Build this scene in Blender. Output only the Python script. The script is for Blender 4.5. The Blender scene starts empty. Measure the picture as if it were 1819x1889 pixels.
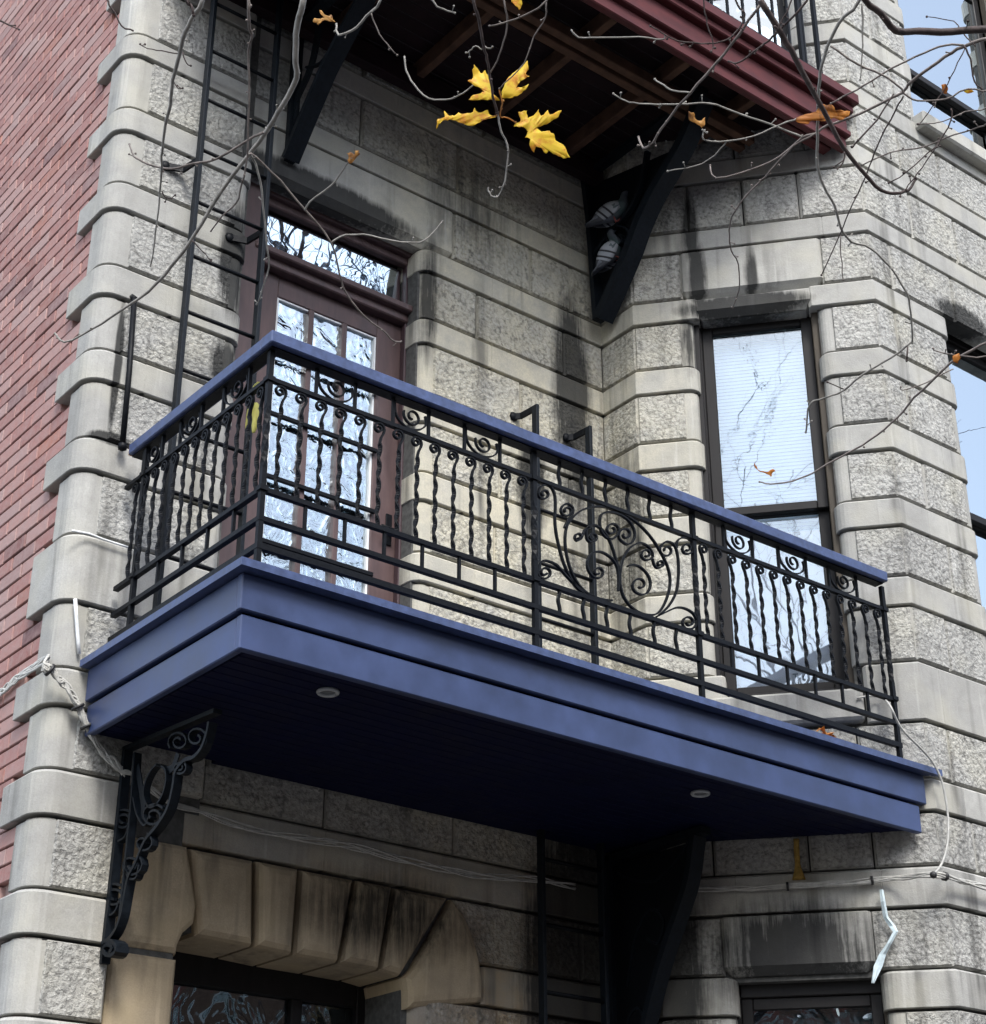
import bpy, bmesh, math, random
from mathutils import Vector, noise, Matrix
random.seed(7)
S = bpy.context.scene
COL = S.collection
rad = math.radians

# ------------------------------------------------------------------ camera
YAW, PITCH = rad(51.6), rad(26.64)
FPX, CX, CY = 3172.24, 909.5, 944.5
CAM = Vector((0, 0, 1.6))
HV = Vector((math.cos(YAW), math.sin(YAW), 0))
RV = Vector((math.sin(YAW), -math.cos(YAW), 0))
FV = HV*math.cos(PITCH)+Vector((0, 0, 1))*math.sin(PITCH)
UV = Vector((0, 0, 1))*math.cos(PITCH)-HV*math.sin(PITCH)
cam = bpy.data.cameras.new('camera')
camo = bpy.data.objects.new('camera', cam)
COL.objects.link(camo)
camo.matrix_world = Matrix(((RV.x, UV.x, -FV.x, CAM.x), (RV.y, UV.y, -FV.y, CAM.y), (RV.z, UV.z, -FV.z, CAM.z), (0, 0, 0, 1)))
cam.sensor_fit = 'HORIZONTAL'
cam.sensor_width = 36.0
cam.lens = 36.0*FPX/1819.0
cam.clip_start = 0.05
cam.clip_end = 500
S.camera = camo

# ------------------------------------------------------------------ world, sun, exposure
SUN_DIR = Vector((-0.42, -0.90, 1.12)).normalized()       # towards the sun
SUN_EL = math.asin(SUN_DIR.z)
SUN_ROT = math.atan2(SUN_DIR.x, SUN_DIR.y)
W = bpy.data.worlds.new('World')
S.world = W
W.use_nodes = True
wn = W.node_tree.nodes
sky = wn.new('ShaderNodeTexSky')
sky.sky_type = 'NISHITA'
sky.sun_disc = False
sky.sun_elevation = SUN_EL
sky.sun_rotation = SUN_ROT
sky.air_density = 1.0
sky.dust_density = 2.0
sky.ozone_density = 1.0
hs = wn.new('ShaderNodeHueSaturation')          # thin high cloud: the whole sky paler
hs.inputs['Saturation'].default_value = 0.60
hs.inputs['Value'].default_value = 1.15
W.node_tree.links.new(sky.outputs[0], hs.inputs['Color'])
W.node_tree.links.new(hs.outputs[0], wn['Background'].inputs[0])
wn['Background'].inputs[1].default_value = 0.15
sl = bpy.data.lights.new('sun', 'SUN')
sl.energy = 1.25
sl.angle = rad(16)
sl.color = (1.0, 0.985, 0.96)
so = bpy.data.objects.new('sun', sl)
COL.objects.link(so)
so.location = (-8, -8, 20)
so.rotation_euler = (-SUN_DIR).to_track_quat('-Z', 'Y').to_euler()
S.view_settings.view_transform = 'Standard'
S.view_settings.look = 'None'
S.view_settings.gamma = 1.0
S.view_settings.exposure = 1.25
S.render.engine = 'CYCLES'


# ------------------------------------------------------------------ pixel helpers
def ray(x, y):
    return FV+RV*((x-CX)/FPX)+UV*((CY-y)/FPX)
def pX(q, X):
    d = ray(*q); return CAM+d*((X-CAM.x)/d.x)
def pY(q, Y):
    d = ray(*q); return CAM+d*((Y-CAM.y)/d.y)
def pZ(q, Z):
    d = ray(*q); return CAM+d*((Z-CAM.z)/d.z)
def pD(q, w):
    return CAM+ray(*q)*w
def pP(q, P, n):
    d = ray(*q); return CAM+d*((P-CAM).dot(n)/d.dot(n))


# ------------------------------------------------------------------ object helpers
def empty(name, loc, label, cat, group=None):
    o = bpy.data.objects.new(name, None)
    o.empty_display_size = 0.1
    COL.objects.link(o)
    o.location = loc
    o['label'] = label
    o['category'] = cat
    if group: o['group'] = group
    return o

def tag(o, label, cat, group=None):
    o['label'] = label; o['category'] = cat
    if group: o['group'] = group
    return o

def wloc(o):
    v = Vector(o.location)
    while o.parent:
        o = o.parent; v += Vector(o.location)
    return v

class MB:
    """collects verts / faces (world coordinates) and links them as one mesh object"""
    def __init__(s):
        s.v = []; s.f = []; s.m = []; s.s = []
    def add(s, vs, fs, m=0, smooth=False):
        b = len(s.v)
        s.v += [Vector(v) for v in vs]
        for f in fs:
            s.f.append([b+i for i in f]); s.m.append(m); s.s.append(smooth)
    def box(s, a, b, m=0, M=None):
        (x0, y0, z0), (x1, y1, z1) = a, b
        vs = [(x0, y0, z0), (x1, y0, z0), (x1, y1, z0), (x0, y1, z0), (x0, y0, z1), (x1, y0, z1), (x1, y1, z1), (x0, y1, z1)]
        if M: vs = [M(Vector(v)) for v in vs]
        s.add(vs, [(0, 3, 2, 1), (4, 5, 6, 7), (0, 1, 5, 4), (1, 2, 6, 5), (2, 3, 7, 6), (3, 0, 4, 7)], m)
    def cbox(s, a, b, c=0.004, m=0, M=None):
        """box with chamfered edges"""
        a = Vector(a); b = Vector(b)
        vs = []; c = min(c, *(0.45*abs(b[i]-a[i]) for i in range(3)))
        idx = {}
        for ix in (0, 1):
            for iy in (0, 1):
                for iz in (0, 1):
                    p = Vector((b.x if ix else a.x, b.y if iy else a.y, b.z if iz else a.z))
                    d = Vector((-1 if ix else 1, -1 if iy else 1, -1 if iz else 1))
                    for ax in range(3):
                        q = Vector(p)
                        for k in range(3):
                            if k != ax: q[k] += d[k]*c
                        idx[(ix, iy, iz, ax)] = len(vs); vs.append(q)
        fs = []
        I = lambda x, y, z, ax: idx[(x, y, z, ax)]
        for t in (0, 1):
            fs.append([I(t, 0, 0, 0), I(t, 1, 0, 0), I(t, 1, 1, 0), I(t, 0, 1, 0)])
            fs.append([I(0, t, 0, 1), I(1, t, 0, 1), I(1, t, 1, 1), I(0, t, 1, 1)])
            fs.append([I(0, 0, t, 2), I(1, 0, t, 2), I(1, 1, t, 2), I(0, 1, t, 2)])
            for u in (0, 1):
                fs.append([I(0, t, u, 1), I(1, t, u, 1), I(1, t, u, 2), I(0, t, u, 2)])
                fs.append([I(t, 0, u, 0), I(t, 1, u, 0), I(t, 1, u, 2), I(t, 0, u, 2)])
                fs.append([I(t, u, 0, 0), I(t, u, 1, 0), I(t, u, 1, 1), I(t, u, 0, 1)])
        for x in (0, 1):
            for y in (0, 1):
                for z in (0, 1):
                    fs.append([I(x, y, z, 0), I(x, y, z, 1), I(x, y, z, 2)])
        if M: vs = [M(v) for v in vs]
        s.add(vs, fs, m)
    def tube(s, pts, radii, seg=6, m=0, smooth=True, sq=(1, 1)):
        pts = [Vector(p) for p in pts]
        if not hasattr(radii, '__len__'): radii = [radii]*len(pts)
        T0 = (pts[1]-pts[0]).normalized()
        n = T0.orthogonal().normalized()
        vs = []; k = len(pts)
        for i, p in enumerate(pts):
            T = (pts[min(i+1, k-1)]-pts[max(i-1, 0)])
            T = T.normalized() if T.length > 1e-9 else T0
            n = (n-T*n.dot(T))
            n = n.normalized() if n.length > 1e-9 else T.orthogonal().normalized()
            b = T.cross(n)
            for j in range(seg):
                a = 2*math.pi*j/seg
                vs.append(p+(n*math.cos(a)*sq[0]+b*math.sin(a)*sq[1])*radii[i])
        fs = [[i*seg+j, i*seg+(j+1) % seg, (i+1)*seg+(j+1) % seg, (i+1)*seg+j] for i in range(k-1) for j in range(seg)]
        fs.append(list(range(seg))[::-1]); fs.append([(k-1)*seg+j for j in range(seg)])
        s.add(vs, fs, m, smooth)
    def bar(s, pts, w, t, nrm, twist=None, m=0, smooth=False):
        """flat bar swept along pts: width w along nrm, thickness t across"""
        pts = [Vector(p) for p in pts]; nrm = Vector(nrm).normalized(); vs = []; k = len(pts)
        for i, p in enumerate(pts):
            T = (pts[min(i+1, k-1)]-pts[max(i-1, 0)]).normalized()
            sd = T.cross(nrm).normalized(); nn = sd.cross(T).normalized()
            if twist:
                a = twist[i]; sd, nn = sd*math.cos(a)+nn*math.sin(a), nn*math.cos(a)-sd*math.sin(a)
            for a, b in ((-1, -1), (1, -1), (1, 1), (-1, 1)):
                vs.append(p+nn*(a*w/2)+sd*(b*t/2))
        fs = [[i*4+j, i*4+(j+1) % 4, i*4+4+(j+1) % 4, i*4+4+j] for i in range(k-1) for j in range(4)]
        fs += [[3, 2, 1, 0], [k*4-4, k*4-3, k*4-2, k*4-1]]
        s.add(vs, fs, m, smooth)
    def ball(s, c, r, m=0, n=6, sc=(1, 1, 1)):
        c = Vector(c); vs = [c+Vector((0, 0, r*sc[2]))]; R = max(3, n//2)
        for i in range(1, R):
            ph = math.pi*i/R
            for j in range(n):
                a = 2*math.pi*j/n
                vs.append(c+Vector((r*sc[0]*math.sin(ph)*math.cos(a), r*sc[1]*math.sin(ph)*math.sin(a), r*sc[2]*math.cos(ph))))
        vs.append(c-Vector((0, 0, r*sc[2]))); L = len(vs)-1
        fs = [[0, 1+j, 1+(j+1) % n] for j in range(n)]
        for i in range(R-2):
            fs += [[1+i*n+j, 1+(i+1)*n+j, 1+(i+1)*n+(j+1) % n, 1+i*n+(j+1) % n] for j in range(n)]
        fs += [[L, 1+(R-2)*n+(j+1) % n, 1+(R-2)*n+j] for j in range(n)]
        s.add(vs, fs, m, True)
    def prism(s, poly, off, m=0):
        """polygon (list of 3d points) extruded by vector off"""
        off = Vector(off); n = len(poly); p = [Vector(q) for q in poly]
        s.add(p+[q+off for q in p], [list(range(n))[::-1], list(range(n, 2*n))]+[[i, (i+1) % n, n+(i+1) % n, n+i] for i in range(n)], m)
    def mesh(s, name, mats, org=None, fix=True):
        o = Vector(org) if org is not None else Vector((0, 0, 0))
        me = bpy.data.meshes.new(name)
        me.from_pydata([v-o for v in s.v], [], s.f)
        for mt in (mats if isinstance(mats, (list, tuple)) else [mats]): me.materials.append(mt)
        me.polygons.foreach_set('material_index', s.m)
        me.polygons.foreach_set('use_smooth', s.s)
        if fix:
            bm = bmesh.new(); bm.from_mesh(me)
            bmesh.ops.recalc_face_normals(bm, faces=bm.faces)
            bm.to_mesh(me); bm.free()
        me.update()
        return me
    def build(s, name, mats, parent=None, org=None, fix=True):
        if org is None:
            lo = Vector((min(v.x for v in s.v), min(v.y for v in s.v), min(v.z for v in s.v)))
            hi = Vector((max(v.x for v in s.v), max(v.y for v in s.v), max(v.z for v in s.v)))
            org = Vector(((lo.x+hi.x)/2, (lo.y+hi.y)/2, lo.z))
        org = Vector(org)
        ob = bpy.data.objects.new(name, s.mesh(name, mats, org, fix))
        COL.objects.link(ob)
        ob.location = org-(wloc(parent) if parent else Vector((0, 0, 0)))
        ob.parent = parent
        return ob

def inst(name, me, parent, loc, rotz=0.0):
    ob = bpy.data.objects.new(name, me); COL.objects.link(ob)
    ob.location = Vector(loc)-wloc(parent); ob.rotation_euler = (0, 0, rotz); ob.parent = parent
    return ob

def smooth(pts, n=4):
    p = [Vector(q) for q in pts]; out = []
    if len(p) < 3: return p
    for i in range(len(p)-1):
        a = p[max(i-1, 0)]; b = p[i]; c = p[i+1]; d = p[min(i+2, len(p)-1)]
        for k in range(n):
            t = k/n
            out.append(0.5*((2*b)+(c-a)*t+(2*a-5*b+4*c-d)*t*t+(3*b-a-3*c+d)*t**3))
    out.append(p[-1]); return out

def spiral2(E, c, turns, cw, n=14, r1=0.28):
    """2d spiral from E inwards about c; cw=+1 visually clockwise when y points down"""
    E = Vector(E); c = Vector(c); d = E-c; a0 = math.atan2(d.y, d.x); r0 = d.length; out = []
    N = max(6, int(n*turns))
    for i in range(1, N+1):
        t = i/N; r = r0*(1-(1-r1)*t); a = a0+cw*2*math.pi*turns*t
        out.append(Vector((c.x+r*math.cos(a), c.y+r*math.sin(a))))
    return out


# ------------------------------------------------------------------ materials
def newmat(name):
    m = bpy.data.materials.new(name); m.use_nodes = True
    nt = m.node_tree; b = nt.nodes['Principled BSDF']
    return m, nt, b
def nd(nt, typ, **kw):
    n = nt.nodes.new('ShaderNode'+typ)
    for k, v in kw.items():
        if k.startswith('i_'):
            key = k[2:]; key = int(key) if key.isdigit() else key.replace('_', ' ')
            n.inputs[key].default_value = v
        else: setattr(n, k, v)
    return n
def lk(nt, a, b): nt.links.new(a, b)
def ramp(nt, fac, stops, interp='LINEAR'):
    r = nd(nt, 'ValToRGB'); e = r.color_ramp.elements; r.color_ramp.interpolation = interp
    while len(e) < len(stops): e.new(0.5)
    for k, (p, c) in zip(e, stops):
        k.position = p; k.color = (c, c, c, 1) if not hasattr(c, '__len__') else (*c, 1)
    lk(nt, fac, r.inputs[0]); return r.outputs[0]
def math_(nt, op, a, b=None, clamp=False):
    n = nd(nt, 'Math', operation=op, use_clamp=clamp)
    for i, v in enumerate((a, b)):
        if v is None: continue
        if isinstance(v, (int, float)): n.inputs[i].default_value = v
        else: lk(nt, v, n.inputs[i])
    return n.outputs[0]
def mixc(nt, fac, a, b, mode='MIX'):
    n = nd(nt, 'Mix', data_type='RGBA', blend_type=mode)
    for i, v in ((0, fac), (6, a), (7, b)):
        if isinstance(v, (int, float)): n.inputs[i].default_value = v
        elif isinstance(v, (tuple, list)): n.inputs[i].default_value = (*v, 1)
        else: lk(nt, v, n.inputs[i])
    return n.outputs[2]
def pos(nt, scale=(1, 1, 1)):
    g = nd(nt, 'NewGeometry'); mp = nd(nt, 'Mapping'); mp.inputs['Scale'].default_value = scale
    lk(nt, g.outputs['Position'], mp.inputs[0]); return mp.outputs[0]
def noi(nt, co, scale, detail=3.0, rough=0.6, dist=0.0):
    n = nd(nt, 'TexNoise'); n.inputs['Scale'].default_value = scale; n.inputs['Detail'].default_value = detail
    n.inputs['Roughness'].default_value = rough; n.inputs['Distortion'].default_value = dist
    lk(nt, co, n.inputs['Vector']); return n.outputs['Fac']
def rng(nt, v, a, b, c=0.0, d=1.0):
    n = nd(nt, 'MapRange'); n.inputs[1].default_value = a; n.inputs[2].default_value = b
    n.inputs[3].default_value = c; n.inputs[4].default_value = d
    lk(nt, v, n.inputs[0]); return n.outputs[0]
def bump(nt, h, b, strength=0.5, dist=0.01):
    n = nd(nt, 'Bump'); n.inputs['Strength'].default_value = strength; n.inputs['Distance'].default_value = dist
    lk(nt, h, n.inputs['Height']); lk(nt, n.outputs[0], b.inputs['Normal'])

# water and soot stains, plus painted shade in the corner under the deck: centre (x, y, z), radii (x, y, z), strength
STAINS_AND_SHADE = [((5.02, 5.68, 6.05), (.15, .3, .75), .78), ((5.18, 5.55, 5.3), (.13, .3, .8), .52),
          ((3.45, 5.70, 6.62), (.62, .12, .10), 1.0), ((3.02, 5.64, 6.0), (.10, .12, .34), .9), ((3.02, 5.64, 5.45), (.10, .12, .16), .8),
          ((5.62, 5.02, 6.50), (.36, .36, .075), 1.0), ((5.46, 5.18, 6.68), (.05, .07, .30), .8), ((5.64, 4.97, 6.66), (.04, .05, .24), .7),
          ((5.42, 5.24, 6.3), (.05, .06, .30), .5), ((4.12, 5.72, 6.3), (.06, .12, .5), .6), ((4.35, 5.70, 6.93), (.5, .1, .5), .35),
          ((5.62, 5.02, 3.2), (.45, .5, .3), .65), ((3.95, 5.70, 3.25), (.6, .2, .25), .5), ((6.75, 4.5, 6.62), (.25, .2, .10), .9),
          ((5.45, 5.2, 7.0), (.05, .06, .3), .8), ((2.52, 5.65, 5.28), (.02, .1, .36), .85), ((2.53, 5.65, 4.93), (.10, .1, .035), 1.0), ((4.75, 5.7, 5.45), (.12, .1, .35), .8), ((5.1, 5.6, 3.15), (.48, .4, .8), 1.2)]  # last entry: deep shade below the deck, painted into the stone colour

def stone_mat(name, base, roughface, warm=True):
    m, nt, b = newmat(name)
    co = pos(nt); g = nd(nt, 'NewGeometry')
    sep = nd(nt, 'SeparateXYZ'); lk(nt, g.outputs['Position'], sep.inputs[0])
    oi = nd(nt, 'ObjectInfo')
    n1 = noi(nt, co, 1.7, 2); n2 = noi(nt, co, 14, 3, .65); n3 = noi(nt, co, 170, 1, .7)
    c = mixc(nt, ramp(nt, n1, [(.3, 0.0), (.7, 1.0)]), tuple(x*.80 for x in base), tuple(min(1, x*1.12) for x in base))
    c = mixc(nt, rng(nt, oi.outputs['Random'], 0, 1, 0, .55), c, tuple((x*.72, x*.72, x*.73)[i] for i, x in enumerate(base)))
    if warm:
        wx = math_(nt, 'MULTIPLY', rng(nt, sep.outputs[1], 5.1, 5.5), rng(nt, sep.outputs[0], 3.5, 4.1))
        wz = rng(nt, sep.outputs[2], 3.75, 3.3)
        wz = math_(nt, 'MULTIPLY', wz, rng(nt, sep.outputs[0], 2.55, 2.95)); wz = math_(nt, 'MULTIPLY', wz, rng(nt, sep.outputs[0], 5.2, 4.9))
        wf = math_(nt, 'MAXIMUM', math_(nt, 'MULTIPLY', wx, .9), wz)
        wf = math_(nt, 'MULTIPLY', wf, rng(nt, noi(nt, co, 4, 3), .3, .62, .35, 1.0))
        c = mixc(nt, wf, c, mixc(nt, wz, (.66, .61, .455), (.40, .30, .18)))
    c = mixc(nt, rng(nt, n2, .35, .7, 0, .38), c, tuple(x*.55 for x in base))
    c = mixc(nt, rng(nt, n3, .3, .7, 0, .30), c, tuple(x*.5 for x in base))
    wk = noi(nt, pos(nt, (7.5, 7.5, .55)), 1.0, 3, .68)
    c = mixc(nt, math_(nt, 'MULTIPLY', rng(nt, wk, .52, .70, 0, .85), rng(nt, n1, .35, .6, .25, 1)), c, (.085, .084, .078))
    c = mixc(nt, rng(nt, noi(nt, co, 3.3, 2), .48, .68, 0, .45), c, tuple((base[0]*1.03, base[1]*1.0, base[2]*.88)))
    # faint pale run-off streaks
    st = noi(nt, pos(nt, (22, 22, 1.3)), 1.0, 3, .6)
    c = mixc(nt, rng(nt, st, .60, .72, 0, .30), c, tuple(min(1, x*1.35) for x in base))
    # stains and the painted corner shade
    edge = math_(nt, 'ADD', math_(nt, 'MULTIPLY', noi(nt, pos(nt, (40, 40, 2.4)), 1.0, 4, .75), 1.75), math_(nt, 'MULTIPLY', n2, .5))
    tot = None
    for (ctr, rd, st_) in STAINS_AND_SHADE:
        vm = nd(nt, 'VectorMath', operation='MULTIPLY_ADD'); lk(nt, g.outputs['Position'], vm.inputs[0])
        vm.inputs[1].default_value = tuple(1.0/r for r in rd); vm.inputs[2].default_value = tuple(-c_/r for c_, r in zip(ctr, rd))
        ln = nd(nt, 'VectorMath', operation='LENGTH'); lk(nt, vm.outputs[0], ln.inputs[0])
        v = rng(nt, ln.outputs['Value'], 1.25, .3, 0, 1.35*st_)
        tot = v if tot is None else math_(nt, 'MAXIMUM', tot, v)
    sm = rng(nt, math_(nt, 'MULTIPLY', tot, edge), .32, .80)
    if roughface:
        vo = nd(nt, 'TexVoronoi', feature='F1'); vo.inputs['Scale'].default_value = 48; vo.inputs['Randomness'].default_value = 1.0
        lk(nt, co, vo.inputs['Vector'])
        na = noi(nt, co, 62, 3, .75, .25); nl = noi(nt, co, 9, 2, .6)
        h = math_(nt, 'ADD', math_(nt, 'MULTIPLY', vo.outputs['Distance'], -.45), na)
        pit = rng(nt, h, .26, .08)
        c = mixc(nt, math_(nt, 'MULTIPLY', pit, rng(nt, nl, .35, .65, .25, .70)), c, tuple(x*.22 for x in base))
        c = mixc(nt, rng(nt, h, .30, .48, 0, .26), c, tuple(min(1, x*1.4) for x in base))
        bump(nt, math_(nt, 'ADD', h, math_(nt, 'MULTIPLY', nl, 1.6)), b, .9, .013)
        b.inputs['Specular IOR Level'].default_value = .05
    else:
        bump(nt, math_(nt, 'ADD', n2, math_(nt, 'MULTIPLY', n3, .35)), b, .35, .008)
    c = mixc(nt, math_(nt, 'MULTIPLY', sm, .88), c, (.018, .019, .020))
    lk(nt, c, b.inputs['Base Color'])
    b.inputs['Roughness'].default_value = .9
    if not roughface: b.inputs['Specular IOR Level'].default_value = .15
    return m

def plain(name, col, rough=.5, spec=.5, var=.15, sc=20, bmp=0.0, metal=0.0, vs=(1, 1, 1), dark=None):
    m, nt, b = newmat(name)
    co = pos(nt, vs); n = noi(nt, co, sc, 4, .6)
    c = mixc(nt, rng(nt, n, .3, .7), tuple(x*(1-var) for x in col), tuple(min(1, x*(1+var)) for x in col))
    if dark:
        n2 = noi(nt, pos(nt, vs), sc*.35, 5, .7)
        c = mixc(nt, rng(nt, n2, dark[1], dark[1]+.15, 0, dark[2]), c, dark[0])
    lk(nt, c, b.inputs['Base Color'])
    lk(nt, rng(nt, n, .3, .7, max(0, rough-.08), min(1, rough+.08)), b.inputs['Roughness'])
    b.inputs['Specular IOR Level'].default_value = spec
    b.inputs['Metallic'].default_value = metal
    if bmp: bump(nt, n, b, bmp, .004)
    return m

def glass_mat(name, refl, wav, scale, tint=(1, 1, 1), rough=0.0, zs=1.0):
    m = bpy.data.materials.new(name); m.use_nodes = True; nt = m.node_tree
    out = nt.nodes['Material Output']; nt.nodes.remove(nt.nodes['Principled BSDF'])
    tr = nd(nt, 'BsdfTransparent'); tr.inputs[0].default_value = (*tint, 1)
    gl = nd(nt, 'BsdfGlossy'); gl.inputs['Roughness'].default_value = rough
    gl.inputs[0].default_value = (.86, .95, 1, 1)
    fr = nd(nt, 'Fresnel'); fr.inputs[0].default_value = 1.5
    mx = nd(nt, 'MixShader')
    lk(nt, math_(nt, 'ADD', math_(nt, 'MULTIPLY', fr.outputs[0], 1-refl), refl, True), mx.inputs[0])
    lk(nt, tr.outputs[0], mx.inputs[1]); lk(nt, gl.outputs[0], mx.inputs[2]); lk(nt, mx.outputs[0], out.inputs[0])
    h = noi(nt, pos(nt, (1, 1, zs)), scale, 2, .5, 1.2)
    bp = nd(nt, 'Bump'); bp.inputs['Strength'].default_value = 1.0; bp.inputs['Distance'].default_value = wav
    lk(nt, h, bp.inputs['Height']); lk(nt, bp.outputs[0], gl.inputs['Normal'])
    return m

M = {}
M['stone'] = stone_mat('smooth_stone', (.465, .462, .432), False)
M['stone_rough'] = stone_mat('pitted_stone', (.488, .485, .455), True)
M['tan'] = stone_mat('tan_stone', (.55, .45, .31), False, False)
M['mortar'] = plain('mortar', (.10, .10, .095), .95, .1, .3, 40)
M['bmortar'] = plain('brick_mortar', (.36, .27, .25), .95, .1, .35, 25)
M['caulk'] = plain('pale_caulk', (.72, .74, .74), .7, .3, .15, 40)
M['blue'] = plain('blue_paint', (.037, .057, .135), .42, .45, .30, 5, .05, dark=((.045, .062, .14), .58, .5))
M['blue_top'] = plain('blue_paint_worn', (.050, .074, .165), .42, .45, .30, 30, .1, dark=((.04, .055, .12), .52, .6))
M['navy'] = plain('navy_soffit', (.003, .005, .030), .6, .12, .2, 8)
M['iron'] = plain('black_iron', (.004, .005, .007), .5, .15, .4, 60, .25)
M['iron_teal'] = plain('weathered_iron', (.006, .009, .013), .5, .2, .4, 50, .3)
M['door'] = plain('plum_brown_paint', (.090, .056, .054), .45, .45, .25, 8, .12, vs=(3, 3, .6), dark=((.17, .14, .135), .60, .5))
M['door_dark'] = plain('dark_brown_paint', (.05, .028, .032), .5, .4, .2, 12)
M['frame'] = plain('dark_bronze_frame', (.012, .011, .011), .55, .25, .3, 18, .1, vs=(2, 2, .5))
M['casing'] = plain('taupe_casing', (.06, .05, .038), .65, .25, .35, 10, .15, vs=(3, 3, .5))
M['white'] = plain('white_bead', (.75, .78, .78), .5, .4, .08, 30)
M['red'] = plain('oxblood_paint', (.085, .023, .024), .55, .22, .25, 9, .1, vs=(1, 1, 2), dark=((.06, .02, .022), .6, .5))
M['joist'] = plain('bare_joist', (.10, .055, .036), .8, .2, .35, 12, .2)
M['board'] = plain('dark_soffit_board', (.018, .009, .011), .7, .2, .4, 10)
M['cable'] = plain('grey_cable', (.46, .455, .42), .55, .4, .2, 30)
M['tie'] = plain('black_tie', (.02, .02, .02), .5, .5, .1, 30)
M['bark'] = plain('dark_bark', (.075, .058, .055), .8, .3, .45, 60, .5)
M['bark_pale'] = plain('pale_bark', (.28, .27, .245), .75, .3, .35, 45, .4)
M['bark_mid'] = plain('grey_bark', (.19, .165, .15), .75, .3, .4, 50, .4)
M['slat'] = plain('pale_slat', (.80, .88, .95), .5, .4, .03, 20)
M['paper'] = plain('white_paper', (.82, .78, .79), .8, .2, .06, 16)
M['ink'] = plain('grey_ink', (.25, .27, .28), .8, .2, .2, 60)
M['dark'] = plain('dark_room', (.012, .012, .013), .9, .1, .2, 3)
M['lamp'] = plain('soffit_lamp_lens', (.42, .45, .47), .3, .5, .1, 30)
M['lens'] = plain('lamp_lens_glass', (.16, .17, .18), .15, .6, .1, 30)
M['wood'] = plain('raw_wood', (.42, .22, .09), .7, .3, .25, 60, .1)
M['yellow'] = plain('yellow_plastic', (.85, .78, .20), .45, .4, .06, 20)
M['rust'] = plain('ochre_foam', (.40, .26, .07), .9, .1, .35, 40, .5)
M['plastic'] = plain('pale_blue_plastic', (.62, .74, .78), .4, .5, .12, 40)
M['glass_door'] = glass_mat('rippled_door_glass', .50, .009, 11, (.75, .8, .8), .04, .9)
M['glass'] = glass_mat('window_glass', .60, .0004, 4, (.86, .93, 1.0))
M['glass_clear'] = glass_mat('sash_glass', .10, .0003, 4, (.95, .98, 1.0))
M['glass_mid'] = glass_mat('grey_glass', .22, .0006, 4, (.8, .86, .9))
M['glass_low'] = glass_mat('dim_glass', .10, .01, 4, (.5, .55, .55))
M['asphalt'] = plain('asphalt', (.05, .05, .052), .9, .2, .2, 30, .2)
M['paving'] = plain('worn_paving', (.085, .08, .078), .9, .2, .15, 6, .1)

def brick_mat():
    m, nt, b = newmat('red_brick')
    g = nd(nt, 'NewGeometry'); oi = nd(nt, 'ObjectInfo'); co = pos(nt)
    r = math_(nt, 'FRACT', math_(nt, 'ADD', g.outputs['Random Per Island'], math_(nt, 'MULTIPLY', oi.outputs['Random'], 7.3)))
    c = ramp(nt, r, [(0, (.29, .140, .125)), (.3, (.36, .185, .165)), (.6, (.41, .24, .215)), (.82, (.40, .27, .25)), (.93, (.18, .095, .095)), (1, (.44, .20, .15))])
    n = noi(nt, co, 26, 4, .65)
    c = mixc(nt, rng(nt, n, .35, .72, 0, .6), c, (.37, .28, .265))
    c = mixc(nt, rng(nt, noi(nt, co, 2.2, 3), .5, .75, 0, .35), c, (.38, .28, .27))
    lk(nt, c, b.inputs['Base Color']); b.inputs['Roughness'].default_value = .9
    b.inputs['Specular IOR Level'].default_value = .2
    bump(nt, n, b, .5, .006); return m
M['brick'] = brick_mat()

def leaf_mat(name, c1, c2, c3):
    m, nt, b = newmat(name); co = pos(nt)
    n = noi(nt, co, 34, 4, .65); n2 = noi(nt, co, 11, 2)
    c = mixc(nt, rng(nt, n2, .35, .7), c1, c2)
    c = mixc(nt, rng(nt, n, .50, .64, 0, .9), c, c3)
    lk(nt, c, b.inputs['Base Color']); b.inputs['Roughness'].default_value = .55
    tl = nd(nt, 'BsdfTranslucent'); lk(nt, c, tl.inputs[0]); mx = nd(nt, 'MixShader'); mx.inputs[0].default_value = .5
    out = nt.nodes['Material Output']; lk(nt, b.outputs[0], mx.inputs[1]); lk(nt, tl.outputs[0], mx.inputs[2]); lk(nt, mx.outputs[0], out.inputs[0])
    return m
M['leaf_y'] = leaf_mat('yellow_leaf', (.98, .72, .07), (.98, .82, .12), (.85, .42, .07))
M['leaf_o'] = leaf_mat('orange_leaf', (.62, .24, .05), (.75, .36, .07), (.26, .09, .03))
M['leaf_b'] = leaf_mat('tan_leaf', (.70, .42, .12), (.62, .30, .08), (.25, .11, .05))

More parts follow.
